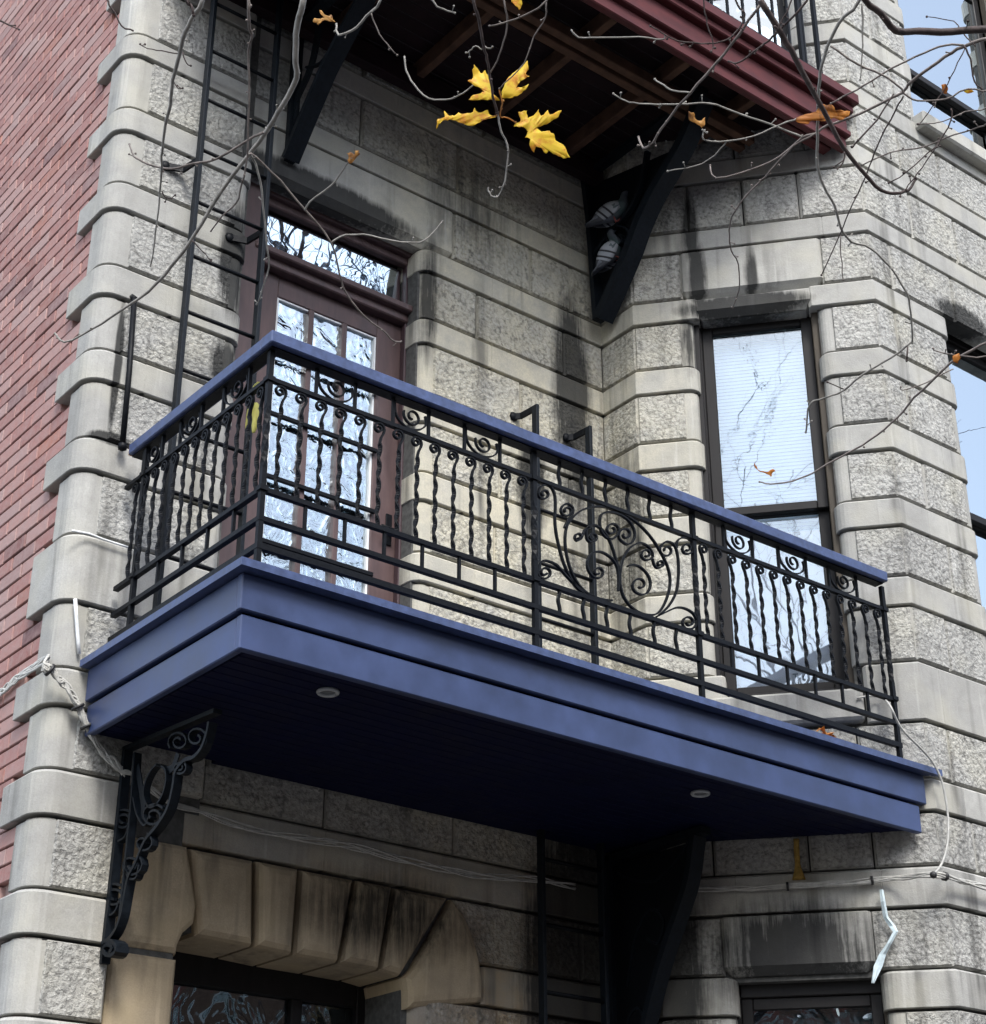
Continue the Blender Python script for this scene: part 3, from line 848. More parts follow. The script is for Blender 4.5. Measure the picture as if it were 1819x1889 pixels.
# window inside the arched opening below
FW = Face((0, 5.98), (1, 0)); T = lambda v: FW.q(v.x, v.y, v.z)
mb = MB(); rect_frame(mb, 2.98, 4.10, 1.3, 3.10, .07, -.09, .0, FW, 0, .16, .1); mb.cbox((3.72, -.07, 1.4), (3.77, -.002, 2.94), .004, 0, T)
LW = mb.build('arched_window', M['frame'], BLD); LW['label'] = 'dark ground floor window under the arch stones'
pane('pane', FW, 3.04, 3.73, 1.39, 2.95, -.03, M['glass_low'], LW); pane('pane', FW, 3.76, 4.04, 1.39, 2.95, -.03, M['glass_low'], LW)

# ------------------------------------------------------------------ the blue balcony
BAL = empty('blue_balcony', (4.2, 5.1, 3.68), 'blue painted balcony with wrought iron railing across the stone corner', 'balcony')
NX0, NY, NX1 = 2.500, 4.465, 6.057
def deckpoly(x0, yf, x1, z, yl=5.625):
    # follows the wall: bay cant, return, facade
    ue = LB-.002 if x1 > C0[0] else (x1-FB.p(0, .028).x)/FB.d.x
    return [Vector((x0, yf, z)), Vector((x1, yf, z)), Vector((x1, C0[1]-.027 if x1 > C0[0] else yf+.001, z))]+[Vector((*FB.p(u, .028), z)) for u in (ue, .0)]+[Vector((5.222, 5.66, z)), Vector((3.1, 5.66, z)), Vector((3.1, yl, z)), Vector((x0, yl, z))]
mb = MB(); mb.prism(deckpoly(NX0, NY, NX1, 3.946), (0, 0, .028)); mb.build('deck', M['blue_top'], BAL)
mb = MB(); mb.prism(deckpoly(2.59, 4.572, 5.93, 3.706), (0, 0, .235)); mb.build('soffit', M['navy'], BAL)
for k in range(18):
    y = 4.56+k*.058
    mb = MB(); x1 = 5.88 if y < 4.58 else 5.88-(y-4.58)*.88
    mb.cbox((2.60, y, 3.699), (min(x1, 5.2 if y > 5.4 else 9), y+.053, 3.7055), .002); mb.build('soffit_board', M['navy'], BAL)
def lface(name, x0, y0, x1, t, z0, z1, ye, mat):
    a = MB(); a.cbox((x0, y0, z0), (x1, y0+t, z1), .004); a.build(name, mat, BAL)
    a = MB(); a.cbox((x0+.0015, y0+t+.0005, z0+.0005), (x0+t, ye, z1-.0005), .004); a.build(name, mat, BAL)
lface('upper_fascia', 2.533, 4.512, 5.985, .03, 3.815, 3.944, 5.622, M['blue'])
lface('lower_fascia', 2.546, 4.524, 5.945, .03, 3.684, 3.8045, 5.622, M['blue'])
for q in [(605, 1275), (1292, 1462)]:
    P = pZ(q, 3.697); mb = MB()
    ring = [P+Vector((.034*math.cos(2*math.pi*k/18), .034*math.sin(2*math.pi*k/18), -.004)) for k in range(18)]
    mb.tube(ring+[ring[0]], .007, 6, 0)
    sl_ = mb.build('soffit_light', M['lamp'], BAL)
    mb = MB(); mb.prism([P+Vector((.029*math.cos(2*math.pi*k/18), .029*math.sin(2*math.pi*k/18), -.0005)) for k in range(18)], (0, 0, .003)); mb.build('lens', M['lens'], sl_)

# railing
RY = 4.54; RX = 2.60; SE = 5.56
POSTS = [2.60, 3.80, 4.662, 5.87]
R2, R3, R4, R5 = 4.715, 4.28, 4.17, 4.068
mb = MB()
for z, h, w in ((R2, .016, .020), (R3, .018, .022), (R4, .018, .022), (R5, .022, .022)):
    mb.box((RX-w/2, RY-w/2, z-h/2), (5.885, RY+w/2, z+h/2)); mb.box((RX-w/2, RY+w/2, z-h/2+.0005), (RX+w/2, 5.60, z+h/2-.0005))
RAIL = mb.build('railing', M['iron'], BAL)
RAIL['label'] = 'black wrought iron railing with scrolls and twisted bars'
mb = MB(); mb.cbox((2.568, 4.488, 4.835), (5.86, 4.562, 4.884), .004); mb.build('handrail', M['blue_top'], RAIL)
mb = MB(); mb.cbox((2.5695, 4.5625, 4.8355), (2.642, 5.555, 4.8835), .004); mb.build('handrail', M['blue_top'], RAIL)
mb = MB(); mb.cbox((2.575, 5.5555, 4.840), (2.638, 5.566, 4.879), .002); mb.build('handrail_end', M['wood'], RAIL)
mb = MB(); mb.box((2.585, 4.512, 4.829), (5.85, 4.558, 4.8345)); mb.box((2.585, 4.5585, 4.829), (2.63, 5.55, 4.8345)); mb.build('cap_bar', M['iron'], RAIL)
def post_mesh():
    b = MB(); pts = []; tw = []
    for k in range(41):
        z = -.0+.855*k/40; pts.append((0, 0, z))
        zz = 3.975+z; t = min(1, max(0, (zz-4.36)/(.24))); tw.append(t*math.pi*4)
    b.bar(pts, .019, .019, (1, 0, 0), tw); b.box((-.016, -.016, .30), (.016, .016, .318)); b.box((-.016, -.016, .73), (.016, .016, .748))
    return b.mesh('post', M['iron'])
PM = post_mesh()
for x in POSTS: inst('post', PM, RAIL, (x, RY, 3.975))
inst('post', PM, RAIL, (RX, 5.45, 3.975))

def baluster_mesh(sg):
    """top scroll in the x-z plane, twisted bar below; sg=+1 '?' shape"""
    b = MB(); top = R2-.008; r = .024
    c = Vector((-.006*sg, -(0)+top-r-.001)); E = Vector((c.x+sg*r, c.y))
    sp = []
    N = 22
    for i in range(N+1):
        t = i/N; a = t*2*math.pi*1.35; rr = r*(1-.74*t)
        sp.append((c.x+sg*rr*math.cos(a), c.y+rr*math.sin(a)))
    sp = sp[::-1]
    zb = c.y-.062
    down = [(E.x, c.y-.004), (E.x-sg*.003, c.y-.016), (E.x-sg*.012, c.y-.034), (.002*sg, c.y-.052), (0, zb)]
    path = [(x, 0, z) for x, z in sp+down]
    b.bar(path, .013, .0062, (0, 1, 0))
    pts = []; tw = []; n = 34
    for k in range(n+1):
        t = k/n; z = zb-(zb-R3)*t; pts.append((.0035*math.sin(t*2*math.pi*4.5), 0, z)); tw.append(t*math.pi*4.5)
    b.bar(pts, .0155, .0085, (0, 1, 0), tw)
    return b.mesh('baluster', M['iron'])
BP, BN = baluster_mesh(1), baluster_mesh(-1)
def fill(x0, x1, n, me, side=False):
    for k in range(n):
        t = x0+(x1-x0)*(k+.62)/(n+.25)
        inst('baluster', me, RAIL, (t, RY, 0) if not side else (RX, t, 0), 0 if not side else -math.pi/2)
fill(POSTS[0], POSTS[1], 14, BP); fill(POSTS[2], POSTS[3], 14, BN)
fill(RY, SE, 13, BP, True)

def picket_mesh(z0, z1, wavy):
    b = MB(); n = 10; pts = [(.004*math.sin(2*math.pi*1.4*k/n) if wavy else 0, 0, z0+(z1-z0)*k/n) for k in range(n+1)]
    b.bar(pts, .012, .010, (0, 1, 0)); return b.mesh('picket', M['iron'])
PU, PUw, PL, PLw = picket_mesh(R2, 4.83, False), picket_mesh(R2, 4.83, True), picket_mesh(R4, R3, False), picket_mesh(R4, R3, True)
def px_x(xs, y): return [pY((x, y(x)), RY).x for x in xs]
up1 = px_x([585, 656, 726, 791, 857, 922], lambda x: 690+.37*(x-600))
up2 = px_x([1031, 1073, 1116, 1157, 1197, 1237], lambda x: 870+.37*(x-1031))
up3 = px_x([1334, 1387, 1435, 1486, 1528, 1579], lambda x: 985+.37*(x-1334))
lo1 = px_x([563, 636, 709, 779, 847, 913], lambda x: 950+.31*(x-563))
lo2 = px_x([1031, 1076, 1119, 1162, 1206, 1247], lambda x: 1110+.31*(x-1031))
lo3 = px_x([1350, 1400, 1453, 1504, 1554, 1601], lambda x: 1215+.31*(x-1350))
for x in up1+up3: inst('picket', PU, RAIL, (x, RY, 0))
for x in up2: inst('picket', PUw, RAIL, (x, RY, 0))
for x in lo1+lo3: inst('picket', PL, RAIL, (x, RY, 0))
for x in lo2: inst('picket', PLw, RAIL, (x, RY, 0))
sy = [4.68, 4.86, 5.02, 5.18, 5.32, 5.47]
for y in sy: inst('picket', PU, RAIL, (RX, y, 0), math.pi/2)
for y in (4.72, 4.90, 5.08, 5.26): inst('picket', PL, RAIL, (RX, y, 0), math.pi/2)
def cscroll_mesh(w):
    """U-shaped scroll ending in a spiral, between two pickets; local x across"""
    b = MB(); zc = .5*(R2+4.83)+.004; r = w/2; h = (4.83-R2)/2-.006
    pts = [(-r, zc+h*.9), (-r*.97, zc+h*.1), (-r*.72, zc-h*.55), (-r*.1, zc-h*.97), (r*.55, zc-h*.7), (r*.92, zc-h*.1), (r*.85, zc+h*.55)]
    p2 = [Vector((x, z)) for x, z in pts]; sm_ = smooth([Vector((p.x, p.y, 0)) for p in p2], 4)
    path = [(p.x, 0, p.y) for p in sm_]
    b.bar(path, .011, .0055, (0, 1, 0))
    N = 26; c = Vector((.006, zc+h*.12)); rr0 = min(r*.62, h*.8); sp = []
    for i in range(N+1):
        t = i/N; a = math.pi*1.05-t*0; ang = math.pi*.9+t*2*math.pi*1.3; rr = rr0*(1-.72*t)
        sp.append((c.x+rr*math.cos(ang), 0, c.y+rr*math.sin(ang)))
    b.bar(sp, .011, .0055, (0, 1, 0))
    return b.mesh('scroll', M['iron'])
for a, b_ in ((0, 1), (2, 3), (4, 5)):
    for L in (up1, up3):
        inst('scroll', cscroll_mesh(L[b_]-L[a]-.012), RAIL, ((L[a]+L[b_])/2, RY, 0))
for a, b_ in ((0, 1), (2, 3), (4, 5)):
    inst('scroll', cscroll_mesh(sy[b_]-sy[a]-.012), RAIL, (RX, (sy[a]+sy[b_])/2, 0), -math.pi/2)

# scrollwork of the middle panel, drawn in the plane of the railing
STROKES = [
 ([(150, 385), (172, 347), (225, 335), (265, 370), (285, 430), (290, 520), (285, 620), (295, 730), (320, 850), (350, 960), (400, 1080), (460, 1180), (540, 1240), (610, 1268)], ('s', (195, 410), 1.3, -1)),
 ([(365, 690), (398, 622), (432, 575), (432, 525), (395, 492)], ('e', (385, 550), 1.4, -1)),
 ([(760, 1295), (720, 1292), (640, 1275), (540, 1225), (460, 1130), (410, 1020), (380, 900), (370, 780), (385, 680), (430, 610), (500, 550), (590, 520), (690, 518), (790, 548), (900, 602), (1000, 680), (1090, 780), (1160, 890), (1215, 1000), (1240, 1100), (1235, 1200), (1200, 1310), (1150, 1390), (1090, 1415), (1000, 1400), (920, 1350), (860, 1270), (830, 1180), (825, 1080), (840, 980), (880, 890), (930, 840), (990, 818), (1050, 840), (1090, 890), (1098, 930)], ('e', (1045, 910), 1.3, 1)),
 ([(1150, 1415), (1230, 1340), (1290, 1230), (1310, 1100), (1310, 980), (1295, 880), (1265, 825), (1210, 806), (1172, 832)], ('e', (1212, 878), 1.2, -1)),
 ([(1130, 1428), (1220, 1385), (1290, 1355), (1360, 1360), (1430, 1400), (1462, 1460)], ('e', (1395, 1475), 1.5, 1)),
 ([(1295, 860), (1302, 800), (1350, 772), (1410, 790), (1436, 850)], ('e', (1382, 862), 1.4, 1)),
 ([(560, 1252), (470, 1180), (380, 1090), (310, 1010), (250, 975), (190, 965), (155, 990), (145, 1040)], ('e', (202, 1062), 1.5, -1)),
 ([(655, 640), (670, 582), (720, 562), (790, 570), (860, 602), (920, 660), (948, 740), (930, 805), (885, 830), (838, 802)], ('e', (870, 748), 1.2, 1)),
 ([(655, 625), (667, 710), (710, 770), (765, 785), (805, 745)], ('e', (757, 708), 1.3, -1)),
 ([(812, 1215), (815, 1120), (805, 1030), (770, 960), (700, 905), (640, 890), (580, 912), (555, 970), (562, 1040), (602, 1095), (650, 1110)], ('e', (640, 1060), 1.1, -1)),
 ([(815, 1040), (795, 970), (770, 880), (730, 780), (680, 710), (620, 672), (570, 678), (546, 720), (548, 772)], ('e', (596, 770), 1.4, -1)),
 ([(585, 690), (540, 700), (520, 740), (500, 785), (470, 800)], ('e', (482, 766), 1.1, 1)),
 ([(890, 1010), (940, 1000), (1000, 1022), (1060, 1090), (1078, 1170), (1050, 1230), (1000, 1246), (950, 1222)], ('e', (990, 1165), 1.0, 1)),
 ([(1095, 950), (1110, 1000), (1140, 1026), (1180, 1010)], ('e', (1157, 990), 1.1, -1))]
for pts, (end, c, turns, cw) in STROKES:
    p = [Vector(q) for q in pts]
    if end == 'e': p = [Vector((v.x, v.y)) for v in smooth([v.to_3d() for v in p], 4)]+spiral2(p[-1], c, turns, cw)
    else:
        p = spiral2(p[0], c, turns, cw)[::-1]+[Vector((v.x, v.y)) for v in smooth([v.to_3d() for v in p], 4)]
    mb = MB(); mb.bar([pY((960+v.x/4.497, 820+v.y/4.497), RY) for v in p], .013, .0065, (0, 1, 0)); mb.build('panel_scroll', M['iron'], RAIL)

# ------------------------------------------------------------------ iron brackets
def bracket(name, X, strokes, label, wid, trace):
    root = empty(name, trace(strokes[0][1][0]), label, 'bracket', None)
    for (part, pts, w, t, sm_) in strokes:
        P = [trace(q) for q in pts]
        if sm_: P = smooth(P, 4)
        mb = MB(); mb.bar(P, w, t, (1, 0, 0)); mb.build(part, M['iron_teal'], root)
    return root
def spx(E, c, turns, cw): return [Vector(E)]+spiral2(E, c, turns, cw)
LLs = [('upright', [(112, 1815), (150, 1500), (215, 900), (262, 440)], .034, .022, False),
 ('brace', [(118, 1700), (190, 1625), (235, 1520), (262, 1380), (285, 1270), (330, 1180), (390, 1040), (470, 940), (535, 830), (568, 700), (585, 600), (640, 530), (700, 508), (750, 450), (782, 360), (796, 285)], .034, .014, True),
 ('inner_bar', [(228, 1530), (250, 1300), (275, 1050), (300, 800), (322, 480)], .03, .012, True),
 ('arm', [(262, 452), (450, 372), (650, 290), (830, 213)], .034, .016, False),
 ('oval', [(460, 555), (510, 580), (520, 650), (500, 740), (455, 810), (410, 822), (380, 760), (385, 680), (420, 600), (460, 555), (490, 565)], .026, .008, True),
 ('scroll', spx((290, 850), (250, 905), 1.6, -1), .026, .008, False),
 ('scroll', [(215, 1040), (250, 1020), (272, 980), (280, 920)], .026, .008, True),
 ('scroll', spx((235, 1320), (192, 1385), 1.6, -1), .026, .008, False),
 ('scroll', [(140, 1515), (180, 1500), (205, 1470), (228, 1400)], .026, .008, True),
 ('scroll', spx((345, 1130), (300, 1190), 1.6, 1), .026, .008, False),
 ('scroll', [(348, 1190), (330, 1270), (285, 1275), (262, 1220)], .026, .008, True),
 ('scroll', [(310, 760), (335, 870), (380, 940), (410, 890)], .026, .008, True),
 ('scroll', spx((500, 830), (440, 880), 1.5, -1), .026, .008, False),
 ('scroll', spx((400, 990), (375, 1050), 1.2, 1), .026, .008, False),
 ('scroll', spx((640, 545), (605, 575), 1.5, 1), .026, .008, False),
 ('scroll', spx((545, 450), (600, 410), 1.5, 1), .026, .008, False),
 ('scroll', spx((760, 440), (712, 385), 1.3, -1), .026, .008, False),
 ('leaf_plate', [(320, 560), (345, 700), (360, 820), (350, 900)], .004, .03, True),
 ('leaf_plate', [(500, 590), (545, 570), (580, 480)], .004, .03, True),
 ('foot_scroll', spx((130, 1690), (175, 1725), 1.6, 1), .05, .014, False)]
tLL = lambda q: pX((160+q[0]/3.435, 1250+q[1]/3.435), 2.722)
bLL = bracket('iron_bracket', 2.722, LLs, 'scrolled iron bracket under the blue balcony beside the cables', .03, tLL)
# its dark twin at the inner corner, larger
def tYZ(q): return Vector((5.16, q[0], q[1]))
LRs = [('upright', [(5.655, 2.25), (5.655, 3.69)], .06, .035, False), ('arm', [(5.67, 3.675), (5.05, 3.675)], .06, .03, False),
 ('brace', [(5.64, 2.35), (5.56, 2.62), (5.46, 2.90), (5.34, 3.16), (5.23, 3.34), (5.15, 3.48), (5.10, 3.66)], .075, .03, True),
 ('scroll', [(5.56, 3.10), (5.50, 3.30), (5.40, 3.40), (5.32, 3.34), (5.36, 3.25), (5.43, 3.28)], .03, .012, True),
 ('scroll', [(5.60, 2.80), (5.57, 2.95), (5.50, 3.0), (5.47, 2.94), (5.51, 2.90)], .03, .012, True),
 ('scroll', [(5.60, 3.60), (5.50, 3.55), (5.35, 3.52), (5.22, 3.58), (5.15, 3.64)], .03, .012, True)]
bLR = bracket('iron_bracket', 5.16, LRs, 'shadowed iron bracket under the blue balcony in the inner corner', .03, tYZ)
mb = MB(); mb.prism([(5.152, y, z) for y, z in ((5.64, 2.4), (5.55, 2.68), (5.45, 2.94), (5.33, 3.18), (5.17, 3.45), (5.12, 3.64), (5.64, 3.64))], (.014, 0, 0)); mb.build('shade_infill', M['iron'], bLR)  # dark sheet added to stand in for the black shade inside the bracket
ULs = [('upright', [(529, 303), (521, 200), (512, 100), (500, -60)], .05, .03, False),
 ('brace', [(535, 296), (570, 212), (605, 130), (640, 62), (668, 10), (700, -45)], .085, .03, False),
 ('web_bar', [(522, 250), (545, 190), (575, 120), (590, 40)], .012, .05, True),
 ('scroll', [(566, 125), (590, 118), (605, 100), (615, 80)], .02, .01, True),
 ('arm', [(500, -60), (600, -110), (720, -165)], .06, .03, False)]
def tUL(q):
    P = pX(q, 3.275); return Vector((P.x, min(P.y, 5.665), P.z))
def safe(tr, lim):
    return lambda q: (lambda P: Vector((P.x, P.y, min(P.z, lim))))(tr(q))
bracket('iron_bracket', 3.275, ULs, 'straight iron bracket above the door carrying the red balcony', .05, safe(tUL, 7.50))
URs = [('upright', [(1104, 592), (1098, 500), (1090, 400), (1080, 300)], .06, .03, False),
 ('brace', [(1112, 590), (1130, 550), (1150, 505), (1168, 462), (1185, 415), (1208, 365), (1240, 310), (1270, 255), (1300, 180)], .10, .055, True),
 ('web_bar', [(1098, 470), (1125, 432), (1160, 392), (1182, 345), (1195, 280)], .03, .02, True),
 ('scroll', spx((1160, 460), (1140, 440), 1.3, -1), .03, .01, False),
 ('arm', [(1085, 300), (1180, 240), (1300, 165)], .05, .03, False)]
bUR = bracket('iron_bracket', 5.15, URs, 'curved iron bracket with pigeons in the inner corner under the red balcony', .06, safe(lambda q: pX(q, 5.15), 7.50))
mb = MB(); mb.prism([pX(q, 5.175) for q in [(1106, 588), (1128, 548), (1150, 500), (1168, 458), (1186, 412), (1210, 360), (1242, 305), (1262, 268), (1085, 345), (1098, 470)]], (.014, 0, 0)); mb.build('shade_infill', M['iron'], bUR)  # dark sheet added for the shadow behind the pigeons

# ------------------------------------------------------------------ ladders
def ladder(x0, x1, y, z0, z1, z_r0, step, label, hook):
    root = empty('iron_ladder', ((x0+x1)/2, y, z0), label, 'ladder')
    for x in (x0, x1):
        mb = MB(); mb.cbox((x-.009, y-.019, z0), (x+.009, y+.019, z1), .002); mb.build('stile', M['iron_teal'], root)
    z = z_r0
    while z < z1-.02:
        if z > z0+.05:
            mb = MB(); mb.tube([(x0, y, z), (x1, y, z)], .0095, 6); mb.build('rung', M['iron'], root)
        z += step
    for (x, zz, dx) in hook:
        wy = YL-.02 if x < 3.2 else YR-.02
        mb = MB(); mb.cbox((min(x, x+dx), y-.012, zz-.02), (max(x, x+dx), wy+.0, zz+.016), .003) if dx == 0 else None
        mb.bar([(x, y, zz), (x+dx*.2, y+(wy-y)*.8, zz), (x+dx, wy, zz)], .032, .012, (0, 0, 1))
        mb.ball((x+dx, wy, zz), .026, 0, 8, (1, .5, 1)); mb.build('standoff', M['iron'], root)
    return root
ladder(2.727, 3.068, 5.50, 3.975, 8.3, 4.147, .28, 'black iron ladder rising from the blue balcony past the door', [(2.727, 6.33, -.09), (3.068, 6.10, -.09)])
ladder(4.662, 5.005, 5.55, .4, 5.815, .775, .28, 'black iron ladder coming up through the blue balcony deck', [(4.662, 5.80, -.03), (5.005, 5.80, -.03)])

mb = MB(); mb.tube([pY((248, 552), 5.595), pY((238, 690), 5.595), pY((226, 822), 5.595)], .012, 6); mb.tube([pY((248, 552), 5.595), pY((244, 548), 5.64)], .014, 6)
mb.ball(pY((226, 824), 5.60), .022, 0, 6)
tag(mb.build('iron_rod', M['iron']), 'thin black iron rod fixed to the left quoins', 'rod')

# ------------------------------------------------------------------ red upper balcony
RB = empty('red_balcony', (4.2, 5.1, 7.4), 'oxblood red wooden balcony with open joists at the top', 'balcony')
def rlay(name, x0, y0, x1, t, z0, z1):
    a = MB(); a.cbox((x0, y0, z0), (x1, y0+t, z1), .006); a.build(name, M['red'], RB)
    a = MB(); a.cbox((x0+.001, y0+t+.001, z0+.001), (x0+t, 5.62, z1-.001), .006); a.build(name, M['red'], RB)
rlay('cornice_board', 2.46, 4.43, 6.0, .16, 7.635, 7.70)
rlay('cornice_board', 2.48, 4.462, 5.985, .09, 7.587, 7.634)
rlay('fascia_board', 2.52, 4.50, 5.965, .035, 7.475, 7.586)
rlay('fascia_board', 2.50, 4.485, 5.972, .045, 7.44, 7.476)
rlay('fascia_board', 2.53, 4.515, 5.96, .04, 7.36, 7.442)
for k in range(13):
    y = 4.56+k*.088
    mb = MB(); x1 = 5.95 if y < 4.6 else max(5.27, 5.97-(y-4.6)*.847)
    mb.cbox((2.55, y, 7.60), (x1, y+.083, 7.625), .003); mb.build('deck_board', M['board'], RB)
for k, x in enumerate([2.95, 3.45, 3.95, 4.45, 4.95, 5.42]):
    mb = MB(); mb.cbox((x-.022, 4.565, 7.50), (x+.022, 5.64 if x < 5.2 else 5.15, 7.597), .004); mb.build('joist', M['joist'], RB)
for y in (4.83, 4.90):
    mb = MB(); mb.cbox((2.56, y, 7.43), (5.60, y+.045, 7.499), .004); mb.build('beam', M['joist'], RB)
mb = MB(); mb.cbox((2.56, 5.58, 7.42), (5.2, 5.64, 7.55), .004); mb.build('ledger', M['board'], RB)
mb = MB(); mb.cbox((5.5, 4.57, 7.37), (5.90, 4.63, 7.46), .004); mb.build('corner_block', M['red'], RB)
# its railing
mb = MB(); mb.box((2.6, 4.53, 7.815), (5.84, 4.55, 7.837)); mb.box((2.6, 4.53, 8.6), (5.84, 4.55, 8.63))
RR = mb.build('railing', M['iron'], RB)
me = MB(); me.box((-.006, -.006, 0), (.006, .006, .78)); me = me.mesh('picket', M['iron'])
for k in range(28): inst('picket', me, RR, (2.66+k*.118, 4.54, 7.83))
me = MB(); me.box((-.011, -.011, 0), (.011, .011, .95)); me = me.mesh('post', M['iron'])
for x in (2.61, 5.70, 5.835): inst('post', me, RR, (x, 4.54, 7.70))

# ------------------------------------------------------------------ cables
def cable_run(label, paths, n, spread, rr=.0048, ties=()):
    root = empty('cable_bundle', paths[0], label, 'cable bundle')
    P = smooth(paths, 5); rnd = random.Random(len(label))
    for k in range(n):
        ph = rnd.uniform(0, 6.28); f = rnd.uniform(.25, .7); amp = spread*rnd.uniform(.5, 1.0)
        pts = [p+Vector((0, -abs(math.sin(i*f*.3+ph))*spread*.5, math.sin(i*f+ph)*amp)) for i, p in enumerate(P)]
        mb = MB(); mb.tube(pts, rr*rnd.uniform(.8, 1.15), 5); mb.build('cable', M['cable'], root)
    for t in ties:
        p = P[int(t*(len(P)-1))]; q = P[min(len(P)-1, int(t*(len(P)-1))+1)]; d = (q-p).normalized()
        mb = MB(); mb.tube([p-d*.005, p+d*.005], spread*1.2+.006, 8); mb.build('cable_tie', M['tie'], root)
    return root
pts = [pX(q, 2.405) for q in [(-330, 1475), (-160, 1375), (-40, 1303), (0, 1278), (18, 1263), (36, 1249)]]+[Vector((2.385, 5.66, pX((56, 1236), 2.385).z))]
pts += [pY(q, 5.600) for q in [(78, 1231), (92, 1236), (106, 1250), (116, 1261), (132, 1282), (146, 1310), (158, 1335), (170, 1361)]]+[pY(q, 5.61) for q in [(188, 1388), (210, 1409), (234, 1430), (258, 1446)]]
cable_run('pale grey cable bundle tied around the left quoins below the balcony', pts, 9, .018, .0050, (.45, .66, .74))
pts = [pY(q, 5.612) for q in [(258, 1446), (300, 1470)]]+[pY(q, 5.645) for q in [(340, 1492), (430, 1520), (560, 1547), (650, 1562), (760, 1590), (870, 1614), (985, 1622), (1060, 1636)]]
cable_run('loose cable bundle sagging along the wall above the arch stones', pts, 5, .014, .0036)
pts = [FB.q(u, .055, z) for u, z in ((.06, 3.56), (.3, 3.565), (.5, 3.56), (.7, 3.575), (.95, 3.62), (1.16, 3.66))]+[FC.q(x, .055, z) for x, z in ((6.12, 3.665), (6.35, 3.62), (6.7, 3.63), (7.2, 3.62))]
pts = [FB.q(.08, .05, pP((1240, 1640), FB.q(0, .05, 0), FB.n.to_3d()).z)]+[pP(q, FB.q(0, .05, 0), FB.n.to_3d()) for q in [(1330, 1640), (1420, 1637), (1500, 1632), (1580, 1627), (1650, 1620)]]+[pY(q, C0[1]-.06) for q in [(1722, 1614), (1770, 1624), (1819, 1638), (1900, 1660)]]
cable_run('white cable bundle running along the bay below the balcony', pts, 7, .012, .0046, (.28, .5, .72))
root = empty('single_cable', pY((1722, 1614), 4.44), 'single white cable looping from the bundle up to the bay window', 'cable')
mb = MB(); mb.tube(smooth([pY(q, 4.44) for q in [(1722, 1614), (1738, 1592), (1748, 1555), (1749, 1510), (1744, 1470), (1737, 1440), (1722, 1408), (1700, 1382), (1670, 1352), (1655, 1330), (1642, 1302)]]+[pP(q, FB.q(0, .055, 0), FB.n.to_3d()) for q in [(1628, 1288), (1605, 1284), (1580, 1288)]], 4), .0052, 6); mb.build('cable', M['cable'], root)
mb = MB(); mb.ball(pY((1722, 1614), 4.44), .016, 0, 8); mb.build('cable_clip', M['tie'], root)

# torn plastic strip on the lower lintel of the bay, ochre foam blob under the deck
nB3 = FB.n.to_3d()
mb = MB(); P = [pP(q, FB.q(0, .045, 0), nB3) for q in [(1626, 1642), (1629, 1665), (1634, 1692), (1646, 1708), (1652, 1720), (1640, 1742), (1628, 1760), (1620, 1782), (1610, 1815)]]
vs = []; fs = []
wd = [.006, .008, .009, .012, .009, .008, .013, .017, .004]
for i, (p, w) in enumerate(zip(P, wd)):
    s_ = FB.d.to_3d()*w; o_ = nB3*(.012*math.sin(i*1.7))
    vs += [p-s_+o_, p+s_*.2+o_+nB3*.008, p+s_+o_]
for i in range(len(P)-1):
    for j in (0, 1): fs.append([i*3+j, i*3+j+1, i*3+j+4, i*3+j+3])
mb.add(vs, fs); o = mb.build('plastic_strip', M['plastic'], None, None, False); sd_ = o.modifiers.new('thick', 'SOLIDIFY'); sd_.thickness = .003
tag(o, 'torn pale blue plastic strip hanging on the lower bay lintel', 'strip')
mb = MB(); P = [pP(q, FB.q(0, .03, 0), nB3) for q in [(1469, 1548), (1470, 1575), (1472, 1600), (1474, 1622)]]
mb.tube(smooth(P, 3), [.014, .012, .013, .012, .013, .012, .015, .020, .026, .030][:10], 7); tag(mb.build('foam_patch', M['rust']), 'ochre expanding foam smear on the bay under the balcony', 'foam')

# ------------------------------------------------------------------ yellow ornament behind the railing
root = empty('yellow_toy', pX((470, 760), 2.66), 'pale yellow plastic figure hanging behind the railing corner', 'ornament')
z_ = lambda q: pX((420+q[0]/11.81, 680+q[1]/11.81), 2.66)
def blob(name, spine, radii):
    mb = MB(); mb.tube(smooth([z_(q) for q in spine], 3), [r for a, b in zip(radii, radii[1:]) for r in (a, a+(b-a)/3, a+(b-a)*2/3)]+[radii[-1]], 8, 0, True, (.6, 1)); mb.build(name, M['yellow'], root)
blob('body', [(600, 760), (605, 860), (615, 980), (610, 1100), (590, 1250), (560, 1400)], [.010, .019, .016, .013, .012, .005])
blob('head', [(560, 440), (620, 400), (700, 350), (730, 330)], [.006, .012, .013, .006])
blob('arm', [(455, 880), (440, 1000), (420, 1200), (415, 1360)], [.004, .006, .006, .004])

